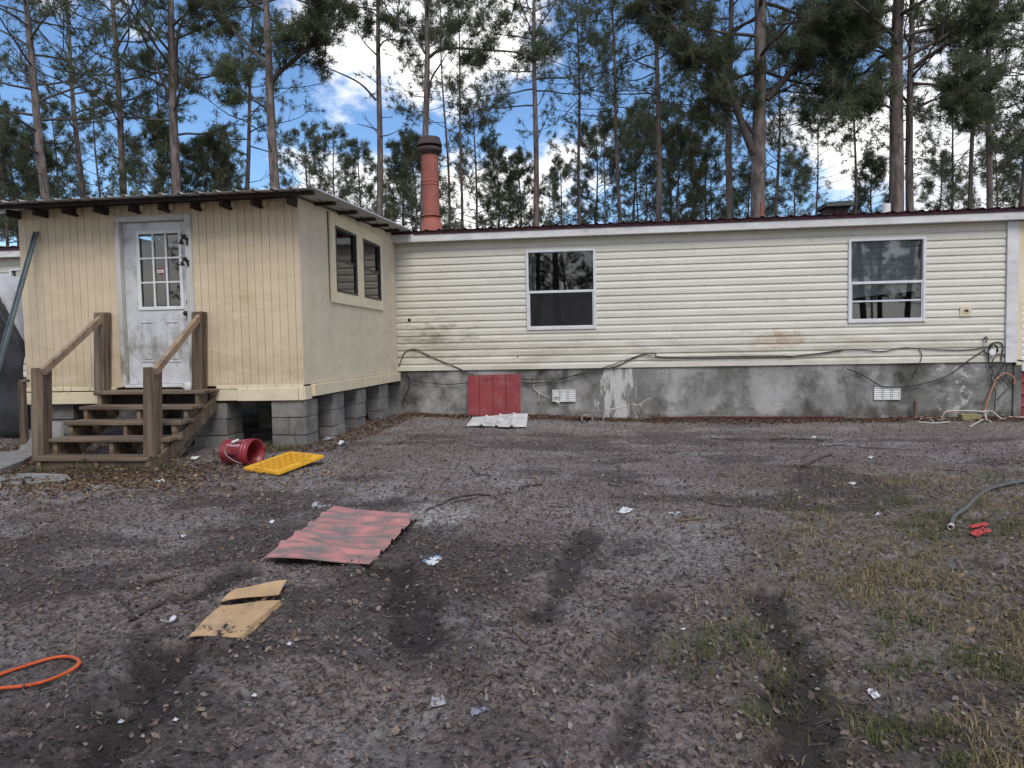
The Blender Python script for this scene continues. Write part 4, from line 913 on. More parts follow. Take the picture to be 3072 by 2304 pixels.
tree(136, 586, 70, 54, 30, 24, 19, 500, 40, 2.9, 'leaning rough pine with low dense branches behind the left end of the entry room', bare=8, group=None)
tree(247, 570, 217, 228, 22, 31, 20, 430, 36, 2.7, 'tall pine between the leaning rough pine and the one with many dead stubs')
tree(374, 580, 325, 0, 24, 26, 20, 390, 36, 2.8, 'tall pine with many dead stubs beside the stout pine above the door', bare=9)
tree(529, 560, 518, 0, 32, 26, 21, 420, 38, 3.0, 'stout pine with steeply rising limbs above the white door', bare=5, group=None,
     limbs=[([pt_(522, 330, 26), pt_(500, 230, 26, -.5), pt_(440, 60, 26, -1)], 0.08, 1), ([pt_(530, 270, 26), pt_(560, 130, 26, -.6), pt_(620, 40, 26, -1)], 0.08, 1)])
tree(483, 560, 467, 233, 11, 30, 14, 380, 20, 2.0, L_thin)
tree(749, 565, 760, 160, 18, 31, 17, 470, 30, 2.4, 'slim tall pine standing close beside the thick pine with the upswept limb')
tree(825, 562, 797, 0, 32, 23.5, 19, 150, 34, 3.0, 'thick pine with a long upswept limb rising behind the entry room roof', group=None, bare=5,
     limbs=[([pt_(812, 250, 23.5), pt_(840, 215, 23.4), pt_(905, 160, 23.2), pt_(955, 90, 23), pt_(985, 45, 22.9)], 0.10, 3), ([pt_(800, 200, 23.5), pt_(740, 130, 23.8), pt_(650, 40, 24.2), pt_(600, 0, 24.4)], 0.08, 2),
            ([pt_(818, 340, 23.5), pt_(760, 300, 23.0), pt_(680, 270, 22.6)], 0.05, 3)])
tree(1137, 650, 1131, 54, 22, 25.5, 18, 95, 26, 2.4, 'slender pine with short bare stubs against open blue sky', group=None, bare=3,
     limbs=[([pt_(1128, 300, 25.5), pt_(1080, 250, 25.4), pt_(1010, 215, 25.2), pt_(940, 185, 25)], 0.045, 0), ([pt_(1132, 150, 25.5), pt_(1160, 120, 25.3), pt_(1230, 125, 25.1)], 0.04, 1), ([pt_(1136, 410, 25.5), pt_(1165, 405, 25.4), pt_(1200, 390, 25.3)], 0.03, 0), ([pt_(1134, 390, 25.5), pt_(1105, 380, 25.4), pt_(1070, 372, 25.3)], 0.03, 0), ([pt_(1130, 165, 25.5), pt_(1095, 130, 25.6), pt_(1065, 80, 25.7)], 0.035, 1)])
tree(1276, 690, 1276, 0, 23, 24.5, 19, 60, 30, 2.8, 'dark pine with an arching broken limb rising just behind the red chimney', group=None, bare=3,
     limbs=[([pt_(1288, 172, 24.5), pt_(1315, 152, 24.4), pt_(1360, 145, 24.3), pt_(1450, 150, 24.2), pt_(1560, 158, 24.1), pt_(1610, 175, 24)], 0.065, 1), ([pt_(1285, 290, 24.5), pt_(1295, 235, 24.4), pt_(1320, 195, 24.3), pt_(1340, 162, 24.3)], 0.05, 0), ([pt_(1275, 160, 24.5), pt_(1240, 100, 24.6), pt_(1180, 30, 24.8)], 0.05, 1)])
tree(1348, 690, 1328, 165, 10, 33, 17, 400, 26, 2.6, L_thin); tree(1383, 690, 1383, 150, 10, 34, 18, 430, 30, 2.8, L_thin)
tree(1609, 680, 1600, 165, 19, 27, 19, 320, 38, 2.9, 'straight tall pine crossed by the tip of the arching limb, first past the chimney pines')
tree(1741, 670, 1728, 150, 12, 31, 18, 330, 34, 2.7, 'second tall pine from the chimney, thinner than the one under the arching limb'); tree(1856, 665, 1835, 200, 13, 29, 18, 380, 34, 2.5, 'slightly leaning thin tall pine above the left house window')
tree(1818, 665, 1820, 470, 8, 36, 12, 560, 22, 2.2, L_thin); tree(1977, 655, 1979, 190, 18, 27, 20, 320, 38, 2.8, 'straight tall pine between the leaning thin pine and the massive forked pine')
tree(1940, 655, 1940, 500, 7, 39, 13, 540, 20, 2.0, L_thin); tree(1912, 655, 1912, 480, 7, 40, 14, 550, 22, 2.0, L_thin)
tree(2079, 650, 2077, 423, 10, 35, 15, 520, 28, 2.5, L_thin); tree(2131, 645, 2131, 500, 7, 40, 13, 570, 20, 2.2, L_thin)
tree(2193, 640, 2191, 200, 21, 26, 20, 400, 36, 2.9, 'tall pine half covered by the left fork of the massive pine')
tree(2281, 640, 2283, 0, 42, 22.8, 20, 240, 46, 3.4, 'massive pine forking into wide dark limbs behind the roof', group=None, bare=5,
     limbs=[([pt_(2262, 460, 22.8), pt_(2230, 380, 22.7), pt_(2180, 250, 22.6), pt_(2100, 160, 22.5), pt_(2010, 70, 22.4), pt_(1960, 20, 22.3)], 0.14, 3), ([pt_(2300, 300, 22.8), pt_(2360, 230, 22.7), pt_(2450, 130, 22.5), pt_(2530, 35, 22.4), pt_(2570, 5, 22.3)], 0.12, 3), ([pt_(2297, 300, 22.8), pt_(2370, 260, 22.9), pt_(2480, 205, 23)], 0.05, 2), ([pt_(2262, 400, 22.8), pt_(2210, 340, 22.9), pt_(2160, 320, 23)], 0.06, 2)])
tree(2330, 632, 2332, 400, 12, 31, 14, 520, 30, 2.6, L_thin); tree(2451, 632, 2449, 400, 8, 35, 12, 590, 26, 2.8, 'small open pine with thin spreading branches beside the dark roof vent', group=None)
tree(2564, 629, 2564, 250, 9, 31, 15, 400, 30, 2.6, L_thin)
tree(2688, 620, 2695, 100, 40, 23.2, 20, 290, 42, 3.4, 'thick scaly pine, the larger of two trunks standing together', group=None, bare=2,
     limbs=[([pt_(2690, 180, 23.2), pt_(2640, 140, 23), pt_(2560, 110, 22.8), pt_(2500, 70, 22.6)], 0.07, 3), ([pt_(2700, 350, 23.2), pt_(2660, 318, 23), pt_(2600, 315, 22.8), pt_(2500, 345, 22.5)], 0.05, 3), ([pt_(2686, 180, 23.2), pt_(2620, 150, 22.8), pt_(2540, 180, 22.4)], 0.05, 3)])
tree(2728, 620, 2732, 150, 22, 23.6, 18, 260, 36, 3.0, 'slimmer pine standing against the thick scaly trunk', group=None, bare=2,
     limbs=[([pt_(2745, 200, 23.6), pt_(2800, 160, 23.4), pt_(2880, 110, 23.2), pt_(2990, 40, 23)], 0.08, 3), ([pt_(2742, 330, 23.6), pt_(2800, 300, 23.3), pt_(2880, 285, 23)], 0.05, 3), ([pt_(2735, 250, 23.6), pt_(2840, 260, 23), pt_(2930, 300, 22.5)], 0.05, 3)])
tree(2852, 614, 2852, 350, 10, 33, 12, 580, 30, 2.4, L_thin); tree(2908, 612, 2924, 164, 13, 29, 18, 330, 32, 2.5, 'tall pine tilting slightly, first beyond the pair of trunks standing together')
tree(2966, 610, 2969, 65, 17, 27, 19, 340, 34, 2.7, 'upright tall pine behind the right end of the roof, second beyond the paired trunks'); tree(3063, 604, 3080, 250, 15, 28, 18, 470, 34, 2.6, 'tall pine above the corner trim of the white wing')
tree(-150, 590, -180, 100, 28, 25, 19, 450, 30, 2.6); tree(3230, 604, 3230, 100, 24, 26, 19, 380, 30, 2.8); tree(-420, 590, -400, 100, 26, 29, 19, 400, 26, 2.6); tree(3500, 600, 3500, 100, 22, 27, 19, 350, 26, 2.6)
L_young = 'young bushy pine in the mixed green growth behind the home'
def young(px, pyt, Y, bl, nb=40, label=L_young, low=740, **k):
    a = atY(px, pyt, Y); g0 = float(gbase(a[0], Y)); hgt = a[2]-g0; zc_ = max(atY(px, low, Y)[2], g0+2)
    k.setdefault('bare', 1); k.setdefault('nl', 0.25); k.setdefault('nw', 0.0195); k.setdefault('shoots', 9); k.setdefault('needles', 11)
    return pine('young_pine', label, (a[0], Y, g0), a[0]+TR.uniform(-0.4, 0.4), hgt, 0.13+hgt*0.006, zc_, nb, bl, cone=True, group='young pines behind the home', **k)
for px, pyt, Y, bl in ((-130, 330, 26, 2.6), (10, 400, 25, 2.4), (90, 420, 28, 2.2), (-60, 260, 29, 2.6), (40, 330, 33, 2.6), (170, 300, 35, 2.6), (300, 290, 37, 2.6), (620, 420, 36, 2.2), (700, 400, 40, 2.6), (930, 385, 38, 3.0), (1010, 395, 40, 2.8), (1085, 440, 38, 2.4),
                       (1190, 420, 34, 2.6), (1430, 330, 36, 3.0), (1500, 450, 38, 2.6), (1560, 470, 38, 2.4), (1690, 500, 42, 2.6), (1770, 400, 39, 2.6), (1890, 390, 40, 2.6), (2010, 330, 38, 2.6), (2045, 380, 33, 2.2), (2115, 440, 36, 2.4),
                       (2230, 520, 38, 2.4), (2390, 480, 42, 2.6), (2640, 480, 36, 2.0), (2800, 470, 42, 2.4), (3010, 430, 38, 2.4), (3120, 300, 33, 2.6)):
    young(px, pyt, Y, bl)
young(470, 400, 27, 2.9, 46, 'thick soft green young pine just behind the entry room roof', tufts=6, bright=1.15)
young(600, 430, 28, 2.4, 40, 'rounded green young pine beside the soft green one behind the entry room', tufts=6)
young(1230, 450, 27, 2.2, 36, 'dense green young pine at the foot of the red chimney', tufts=5)
# the trees across the yard, behind the camera: they show in the window glass
src = [o for o in COL.objects if o.name.startswith('pine_tree')][:12]; ysrc = [o for o in COL.objects if o.name.startswith('young_pine')]
for i in range(34):
    bush = i >= 13; L_ = ysrc if bush else src; s_ = L_[(i*5) % len(L_)]; o = s_.copy(); COL.objects.link(o)
    o.location = (-17+i*3.1+random.uniform(-1, 1), -13-(i*7 % 5)*2.4, 0.0) if not bush else (-22+(i-13)*2.3+random.uniform(-0.8, 0.8), -17-(i*3 % 4)*2.2, -2.2); o.rotation_euler.z = i*1.3
    o['label'] = 'young pine across the yard, mirrored in the window glass' if bush else 'tall pine across the yard, mirrored in the window glass'; o['group'] = 'young pines mirrored in the windows' if bush else 'tall pines mirrored in the windows'
    for ch in s_.children:
        c = ch.copy(); COL.objects.link(c); c.parent = o

# ------------------------------------------------------------------ cables and clutter on the house wall
M_cable = mat('black_cable', (0.022, 0.020, 0.020), (0.035, 0.032, 0.030), 10, 0.6)
M_orange = mat('orange_cord', (0.62, 0.115, 0.035), (0.52, 0.09, 0.03), 9, 0.55)
M_orange2 = mat('faded_orange_cord', (0.50, 0.20, 0.11), (0.42, 0.22, 0.15), 9, 0.7)
M_rope = mat('white_rope', (0.55, 0.50, 0.44), (0.42, 0.36, 0.30), 20, 0.85)
def wallpts(pts, sc_, ox, oy, Y=HY-0.035): return [atY(ox+x/sc_, oy+y/sc_, Y) for x, y in pts]
Z3 = (2.242, 1150, 620); Z4 = (2.0738, 2300, 560); ZR = (4.88, 2780, 960)
def cable(pts, r_, label, m=M_cable, cat='cable', group=None, n=6): return tag(MB().tube(smoothpath(pts, 5), r_, n).obj('cable', m, None, 0, True), label, cat, group)
cable(wallpts([(105, 1075), (125, 1020), (140, 985), (180, 962), (230, 965), (320, 1010), (480, 1075), (600, 1130), (700, 1155), (830, 1165), (950, 1185), (1050, 1185), (1180, 1165), (1300, 1130), (1400, 1100), (1550, 1080), (1650, 1035), (1750, 992), (1830, 990), (1906, 1012)], *Z3)
      + wallpts([(40, 1052), (150, 1055), (300, 1040), (470, 1018), (600, 1018), (720, 1025), (850, 1003), (950, 1010), (1100, 1015), (1250, 1015), (1370, 1000)], *Z4), 0.0085, 'long black cable arching up from the entry room corner and along the siding')
cable(wallpts([(110, 1112), (150, 1120), (190, 1165), (240, 1180), (330, 1187), (430, 1195), (560, 1185), (690, 1160), (900, 1162), (1100, 1160), (1250, 1145), (1400, 1112), (1530, 1067), (1700, 1008), (1760, 994), (1906, 1020)], *Z3, HY-0.05) + wallpts([(60, 1062), (200, 1050), (470, 1022)], *Z4, HY-0.05), 0.0075, 'lower black cable sagging across the concrete past the red panel')
cable(wallpts([(112, 1108), (150, 1122), (172, 1160), (175, 1200), (160, 1245), (135, 1290), (130, 1330)], *Z3), 0.008, 'short black cable hanging down beside the entry room rim board')
cable(wallpts([(500, 1132), (600, 1175), (700, 1235), (740, 1245), (900, 1240), (1050, 1205), (1150, 1160), (1250, 1085), (1370, 1005)], *Z4), 0.009, 'black cable dipping over the right foundation vent')
cable(wallpts([(945, 1010), (965, 1045), (955, 1090), (930, 1140), (905, 1195)], *Z4), 0.006, 'thin cable dropping from the siding onto dark stained concrete')
coil = []
for i in range(46):
    t_ = i/12*2*math.pi; q = wallpts([(968+62*math.cos(t_)+i*0.4, 430+68*math.sin(t_))], *ZR, HY-0.045-0.0012*i)[0]; coil.append(q)
tag(MB().tube(coil, 0.010, 6).obj('cable', M_cable, None, 0, True), 'coiled black cable hanging by the white corner trim', 'cable')
cable(wallpts([(900, 400), (960, 340), (1040, 325), (1100, 345), (1115, 420), (1098, 520), (1095, 600)], *ZR), 0.009, 'looped black cable over the coil at the corner trim')
cable(wallpts([(905, 440), (905, 560), (920, 690), (965, 740), (945, 830), (965, 950), (1005, 1060), (1000, 1200), (985, 1330)], *ZR), 0.008, 'black cable trailing down the concrete to the ground below the coil')
cable(wallpts([(960, 610), (1000, 540), (1060, 505), (1120, 515), (1160, 560), (1168, 620), (1165, 760), (1140, 860), (1070, 890), (1010, 850), (960, 780)], *ZR), 0.007, 'loose loop of cable hanging on the concrete corner')
cable(wallpts([(930, 690), (1000, 640), (1110, 640), (1170, 625), (1250, 600), (1330, 585), (1425, 600)], *ZR), 0.010, 'black cable bundle crossing the corner to the white wing')
cable(wallpts([(1130, 640), (1090, 730), (1040, 810), (1120, 880), (1190, 960), (1180, 1020), (1080, 1110), (1040, 1170)], *ZR), 0.007, 'twisted cable hanging against the foundation pillar')
cable(wallpts([(960, 800), (1060, 835), (1010, 880), (960, 1000), (900, 1150), (865, 1270), (850, 1330)], *ZR, HY-0.05)[1:], 0.013, 'faded orange cord hanging straight down the concrete corner', M_orange2)
cable(wallpts([(1060, 830), (1130, 780), (1200, 790), (1260, 830), (1290, 890), (1270, 940)], *ZR, HY-0.05), 0.011, 'faded orange cord looping over the foundation pillar', M_orange2)
a = wallpts([(840, 420), (890, 475)], *ZR, HY-0.02); jb = box('junction_box', a[0][0], a[1][0], HY-0.06, HY-0.016, a[1][2], a[0][2], mat('grey_plastic', (0.36, 0.36, 0.36), None, 9, 0.6), house, 0.004)
a = wallpts([(960, 472)], *ZR, HY-0.1)[0]; MB().lathe([(0.0, 0.02), (0.05, 0.018), (0.055, 0.0)], a, 16, axis=(0, -1, 0)).obj('cable_cap', M_whiteplastic, house)

# ------------------------------------------------------------------ things along the foundation
def ribbed(name, c00, c10, c01, c11, nribs, amp, m, label, cat, along='v', nu=40, nv=24, wav=0.0, thick=0.004, parent=None, flat=0.55, edge=0.0):
    """ribbed sheet on a bilinear patch; ribs run along v, spaced in u"""
    c00, c10, c01, c11 = map(lambda q: np.array(q, float), (c00, c10, c01, c11)); nrm = unit(np.cross(c10-c00, c01-c00)); nrm = nrm if nrm[2] > 0 or abs(nrm[2]) < 0.3 and nrm[1] < 0 else -nrm
    us = sorted(set(list(np.linspace(0, 1, nu))+[k/nribs+d for k in range(1, nribs) for d in (-0.030, -0.014, 0.014, 0.030)])); v_ = []
    for u in us:
        d = min(abs(u-k/nribs) for k in range(1, nribs)) if nribs > 1 else 1; hgt = amp*max(0, min(1, (0.031-d)/0.016))
        for j in range(nv+1):
            t_ = j/nv; p = (c00*(1-u)+c10*u)*(1-t_)+(c01*(1-u)+c11*u)*t_
            v_.append(p+nrm*(hgt+wav*(math.sin(u*7+t_*3)*0.5+math.sin(t_*6.1+u*2.3)*0.5)))
    n = nv+1; f_ = [(i*n+j, (i+1)*n+j, (i+1)*n+j+1, i*n+j+1) for i in range(len(us)-1) for j in range(nv)]
    o = build(name, v_, f_, m, parent); md = o.modifiers.new('thick', 'SOLIDIFY'); md.thickness = thick; md.offset = 0
    return tag(o, label, cat)
yb = HY-0.16; g = lambda x, y: float(gz(x, y))
a = atY(1404, 1246, yb); b = atY(1562, 1240, yb); yt = HY-0.04
c = atY(1404, 1126, yt); d = atY(1561, 1122, yt); a[2] = g(a[0], yb)-0.02; b[2] = g(b[0], yb)-0.02
ribbed('sheet_metal', a, b, c, d, 4, 0.018, M_redpanel, 'upright red ribbed metal panel leaning on the concrete foundation', 'metal panel', nv=6)
zz8 = lambda x, y, Y: atY(1380+x/5.53, 1080+y/5.53, Y)
M_wpanel = mat('flaking_white_panel', (0.56, 0.55, 0.53), (0.45, 0.43, 0.41), 6, 0.8, 0.004, 40, third=((0.20, 0.185, 0.17), 7, 0.50, 0.70))
zp = lambda x, y: (1380+x/5.53, 1080+y/5.53)
q0 = gp(*zp(110, 1118), 0.02); q1 = gp(*zp(1105, 1140), 0.02)
q2 = zz8(215, 945, q0[1]+0.35); q3 = zz8(1125, 888, q1[1]+0.45)
q2[2] = max(q2[2], g(q2[0], q2[1])+0.05); q3[2] = max(q3[2], g(q3[0], q3[1])+0.05)
ribbed('plastic_sheet', q0, q1, q2, q3, 4, 0.022, M_wpanel, 'dirty white ribbed panel lying in front of the red upright panel', 'panel', nv=10, wav=0.012)
# hollow block on its side
a = gp(1743, 1264); b = gp(1812, 1264); x0, x1 = a[0], b[0]; z0 = a[2]-0.02; z1 = z0+0.20; hy = a[1]
hb = MB(); wl = 0.035; xm = (x0+x1)/2
for q in ((x0, x1, z0, z0+wl), (x0, x1, z1-wl, z1), (x0, x0+wl, z0+wl, z1-wl), (x1-wl, x1, z0+wl, z1-wl), (xm-wl/2, xm+wl/2, z0+wl, z1-wl)): hb.box(q[0], q[1], hy-0.1, hy+0.09, q[2], q[3])
tag(hb.obj('hollow_block', M_block, None, 0.004), 'hollow concrete block lying on its side at the foundation', 'concrete block')
def grounded(pix, up): return [gp(px, py, up) for px, py in pix]
# red flashing strips and a white strip along the base
def strip(pa, pb, w_, h_, m, label, cat, up=0.0):
    a = gp(*pa); b = gp(*pb); o = MB().beam(a+np.array([0, 0, h_/2+up-0.01]), b+np.array([0, 0, h_/2+up-0.01]), w_, h_).obj('strip', m, None, 0.004); return tag(o, label, cat)
strip((1960, 1258), (2530, 1256), 0.09, 0.075, M_redroof, 'long dark red metal strip lying along the foundation', 'metal strip').name = 'metal_strip'
strip((2530, 1262), (2680, 1258), 0.08, 0.05, M_redroof, 'shorter dark red strip end beside the dry leaves', 'metal strip').name = 'metal_strip'
strip((2090, 1246), (2330, 1246), 0.03, 0.022, M_slab, 'thin pale strip resting on the long red metal strip', 'strip', 0.085).name = 'pale_strip'
# sponge block, rope, short post
a = gp(2880, 1263); sp_ = MB().box(a[0], a[0]+0.30, a[1]-0.06, a[1]+0.12, a[2]-0.01, a[2]+0.11).obj('wood_block', mat('mossy_wood', (0.30, 0.26, 0.13), (0.22, 0.18, 0.09), 9, 0.9, 0.004, 40), None, 0.012, False, 0.004); tag(sp_, 'mossy yellowish wood block under the white rope', 'wood block')
def zr(x, y): return (2780+x/4.88, 960+y/4.88)
pr = [gp(*zr(x, max(y, 1400)), 0.03+max(0, (1420-y))*0.0008) for x, y in ((1425, 1410), (1290, 1420), (1200, 1450), (1100, 1475), (950, 1455), (800, 1425), (650, 1405), (450, 1400), (290, 1410), (220, 1440), (260, 1475))]
for p in pr[4:9]: p[2] += 0.10
tag(MB().tube(smoothpath(pr, 6), 0.013, 7).obj('rope', M_rope, None, 0, True), 'long white rope snaking over the wood block at the foundation', 'rope')
tag(MB().tube(smoothpath([atY(*zr(850, 1330), HY-0.06), gp(*zr(855, 1420), 0.08), gp(*zr(880, 1490), 0.03), gp(*zr(935, 1510), 0.025)], 6), 0.016, 7).obj('hose', M_rope, None, 0, True), 'short pale hose end curling out at the orange cord', 'hose')
for i, pp in enumerate(([(2735, 1236), (2770, 1255), (2800, 1268)], [(2760, 1262), (2790, 1258), (2830, 1266)], [(2910, 1285), (2940, 1268), (2955, 1262)], [(2750, 1270), (2800, 1274), (2850, 1270)])):
    tag(MB().tube(smoothpath([gp(x, max(y, 1250), 0.025) for x, y in pp], 4), 0.011, 6).obj('root', M_rope, None, 0, True), 'pale bent root lying in dry leaves at the foundation', 'root', 'pale roots in the leaves')
a = atY(2745, 1245, HY-0.10); MBp = MB().tube([(a[0], HY-0.10, g(a[0], HY-0.1)-0.05), (a[0]+0.01, HY-0.09, atY(2746, 1203, HY-0.1)[2])], 0.035, 9).obj('stake', M_oldwood, None, 0.0); tag(MBp, 'short brown stake at the foundation near the right vent', 'stake')
# bare branch leaning on the foundation
br = MB(); bp_ = [atY(1150+x/2.242, 620+y/2.242, 12.35) for x, y in ((1500, 1370), (1580, 1355), (1650, 1340), (1720, 1330), (1760, 1305), (1795, 1285))]
br.tube(smoothpath(bp_, 4), np.linspace(0.016, 0.005, 21), 6)
for i0, tip in ((1, (1640, 1385)), (2, (1700, 1325)), (3, (1740, 1345)), (0, (1530, 1385))):
    br.tube([bp_[i0], (bp_[i0]+atY(1150+tip[0]/2.242, 620+tip[1]/2.242, 12.3))/2+np.array([0, 0, 0.01]), atY(1150+tip[0]/2.242, 620+tip[1]/2.242, 12.3)], np.array([0.009, 0.007, 0.004]), 5)
tag(br.obj('dead_branch', M_rope, None, 0, True), 'pale bare forked branch leaning by the hollow block', 'branch')
# dead vine on the foundation
vn = MB(); vn.tube(smoothpath([zz8(x, y, HY-0.015) for x, y in ((1240, 335), (1220, 400), (1230, 470), (1290, 530), (1310, 600), (1305, 710))], 4), 0.010, 6); vn.tube(smoothpath([zz8(x, y, HY-0.015) for x, y in ((1300, 540), (1380, 580), (1480, 620))], 4), 0.007, 6)
tag(vn.obj('dead_vine', M_rope, None, 0, True), 'pale dead vine clinging to the concrete beside the broken vent', 'vine')

# ------------------------------------------------------------------ things lying in the yard
# red bucket on its side
M_bucket = mat('red_bucket_plastic', (0.29, 0.024, 0.036), (0.24, 0.018, 0.028), 4, 0.38, third=((0.30, 0.14, 0.12), 9, 0.52, 0.80), spec=0.5)
z6 = lambda x, y: (600+x/5.027, 1250+y/5.027)
q = gp(*z6(560, 750)); Rb = 0.150; bdir = unit(np.array([0.975, -0.20, -0.03])); cb = np.array([q[0], q[1]+0.10, q[2]+Rb*0.93])
bk = root('bucket', (cb[0], cb[1], q[2]), 'red plastic bucket lying on its side beside the block pier', 'bucket')
MB().lathe([(0.0, -0.185), (0.128, -0.185), (0.132, -0.175), (0.140, 0.085), (0.152, 0.087), (0.152, 0.10), (0.143, 0.103), (0.143, 0.125), (0.153, 0.127), (0.153, 0.14), (0.146, 0.142), (0.147, 0.178), (0.154, 0.180), (0.154, 0.187), (0.143, 0.187), (0.137, 0.05), (0.126, -0.175), (0.0, -0.175)], cb, 36, axis=bdir).obj('shell', M_bucket, bk, 0, True)
e1 = np.cross(bdir, [0, 0, 1.0]); e1 = unit(e1); e2 = np.cross(bdir, e1); 
if e2[2] < 0: e2 = -e2
def onb(ang, h_, rr): return cb+bdir*h_+(e1*math.cos(ang)+e2*math.sin(ang))*rr
front = math.atan2(float(unit(-cb+np.array([0, 0, 1.5]))@e2), float(unit(-cb+np.array([0, 0, 1.5]))@e1))
hd = [onb(front-0.9+1.9*t_, 0.115-0.33*math.sin(t_*math.pi)*0.62, 0.158+0.004*math.sin(t_*9)) for t_ in np.linspace(0, 1, 16)]
MB().tube(hd, 0.0028, 6).obj('handle', mat('wire', (0.5, 0.47, 0.46), None, 9, 0.4, metal=0.6), bk, 0, True)
MB().tube([onb(front+0.62+0.30*t_, -0.03+0.06*t_, 0.164) for t_ in np.linspace(0, 1, 5)], 0.012, 8).obj('grip', M_whiteplastic, bk, 0, True)
for a0, a1, h0, h1 in ((front-0.42, front-0.22, -0.075, -0.03), (front-0.42, front-0.22, -0.022, 0.022)):
    v_ = []; 
    for i in range(5):
        for j in range(2): v_.append(onb(a0+(a1-a0)*i/4, h0+(h1-h0)*j, 0.1402+0.0002*(j+1)+(h0+(h1-h0)*j)*0.026))
    build('print_mark', v_, [(2*i, 2*i+2, 2*i+3, 2*i+1) for i in range(4)], mat('black_print', (0.02, 0.006, 0.01), None, 20, 0.5), bk)
v_ = []
for i in range(7):
    for j in range(2): v_.append(onb(front+0.40+0.20*i/6, -0.10+0.17*j, 0.1405+(-0.10+0.17*j)*0.026))
build('print_mark', v_, [(2*i, 2*i+2, 2*i+3, 2*i+1) for i in range(6)], mat('white_print', (0.50, 0.36, 0.37), (0.40, 0.15, 0.17), 20, 0.5, lo=0.45, hi=0.55), bk)
# yellow grid board
M_yellow = mat('yellow_plastic', (0.76, 0.42, 0.035), (0.68, 0.36, 0.03), 6, 0.5, third=((0.42, 0.22, 0.03), 12, 0.6, 0.85))
A = gp(*z6(635, 850)); Fp = gp(*z6(1185, 925)); Rr = gp(*z6(1890, 715)); 
A[2] += 0.055; Fp[2] += 0.055; Rr[2] += 0.10
Bk = A+(Rr-Fp)*np.array([1, 1, 1.0])
yd = root('plastic_board', Fp, 'yellow plastic board with raised slots lying on the soil near the bucket', 'plastic board')
def yp(u, v_, h_): 
    nr = unit(np.cross(Fp-A, Bk-A)); nr = nr if nr[2] > 0 else -nr
    return A+(Fp-A)*u+(Bk-A)*v_+nr*h_
rc = []
for cu, cv, a0 in ((0.08, 0.035, 180), (0.92, 0.035, 270), (0.92, 0.965, 0), (0.08, 0.965, 90)):
    for k in range(4):
        an = math.radians(a0+k*30); rc.append((cu+0.08*math.cos(an), cv+0.035*math.sin(an)))
n = len(rc); vb = [yp(u, v_, -0.030) for u, v_ in rc]+[yp(u, v_, 0.0) for u, v_ in rc]
o = build('board', vb, [tuple(range(n))[::-1], tuple(range(n, 2*n))]+[(i, (i+1) % n, n+(i+1) % n, n+i) for i in range(n)], M_yellow, yd)
bm = bmesh.new(); bm.from_mesh(o.data); bmesh.ops.bevel(bm, geom=[e_ for e_ in bm.edges], offset=0.004, segments=2, affect='EDGES'); bmesh.ops.triangulate(bm, faces=[q_ for q_ in bm.faces if len(q_.verts) > 4]); bm.to_mesh(o.data); bm.free()
for j in range(13):
    for i in range(4):
        u0 = 0.17+i*0.175+(0.045 if j % 2 else 0.0); v0 = 0.10+j*0.062
        MB().hexa([yp(u0, v0, -0.002), yp(u0+0.12, v0, -0.002), yp(u0+0.12, v0+0.030, -0.002), yp(u0, v0+0.030, -0.002)], [yp(u0+0.01, v0+0.005, 0.011), yp(u0+0.11, v0+0.005, 0.011), yp(u0+0.11, v0+0.025, 0.011), yp(u0+0.01, v0+0.025, 0.011)]).obj('raised_slot', mat('dark_yellow_plastic', (0.60, 0.31, 0.02), (0.50, 0.25, 0.02), 9, 0.6), yd)  # slots coloured a darker orange than the board so they stand out
fc = bpy.data.curves.new('lettering', 'FONT'); fc.body = 'KITCHEN'; fc.size = 0.036; fc.align_x = 'CENTER'; fc.extrude = 0.0004
to = bpy.data.objects.new('lettering_src', fc); COL.objects.link(to); dg = bpy.context.evaluated_depsgraph_get(); me = bpy.data.meshes.new_from_object(to.evaluated_get(dg)); bpy.data.objects.remove(to)
me.materials.clear(); me.materials.append(mat('black_marker', (0.045, 0.03, 0.012), None, 20, 0.6))
lo = bpy.data.objects.new('lettering', me); COL.objects.link(lo); lo.parent = yd; OFF[lo] = OFF[yd]
ux = unit(Fp-A); uz = unit(np.cross(Fp-A, Bk-A)); uz = uz if uz[2] > 0 else -uz; uy = np.cross(uz, ux); pos = yp(0.42, 0.052, 0.0012)-OFF[yd]
# written the other way up, along the short edge
lo.matrix_local = Matrix(((-ux[0], -uy[0], uz[0], pos[0]), (-ux[1], -uy[1], uz[1], pos[1]), (-ux[2], -uy[2], uz[2], pos[2]), (0, 0, 0, 1)))
l2 = lo.copy(); COL.objects.link(l2); l2.parent = yd; OFF[l2] = OFF[yd]; dl = unit(Rr-Fp); dn = np.cross(uz, dl); pos = yp(0.90, 0.62, 0.0012)-OFF[yd]
l2.matrix_local = Matrix(((-dl[0], -dn[0], uz[0], pos[0]), (-dl[1], -dn[1], uz[1], pos[1]), (-dl[2], -dn[2], uz[2], pos[2]), (0, 0, 0, 1)))
# muddy red metal sheet
z7 = lambda x, y: (780+x/4.254, 1500+y/4.254)
TL = gp(*z7(940, 168)); TRr = gp(*z7(2040, 268)); BR = gp(*z7(1400, 905)); BL = gp(*z7(70, 770)); TL[2] += 0.05; TRr[2] += 0.045; BR[2] += 0.045; BL[2] += 0.085
BL = gp(*z7(60, 735)); d_ = unit(BL-CAM); BL = BL-d_*0.16
ribbed('metal_sheet', BL, TL, BR, TRr, 5, 0.022, M_redmud, 'muddy faded red ribbed metal sheet lying flat on the soil', 'metal sheet', nv=18, wav=0.012, thick=0.005)
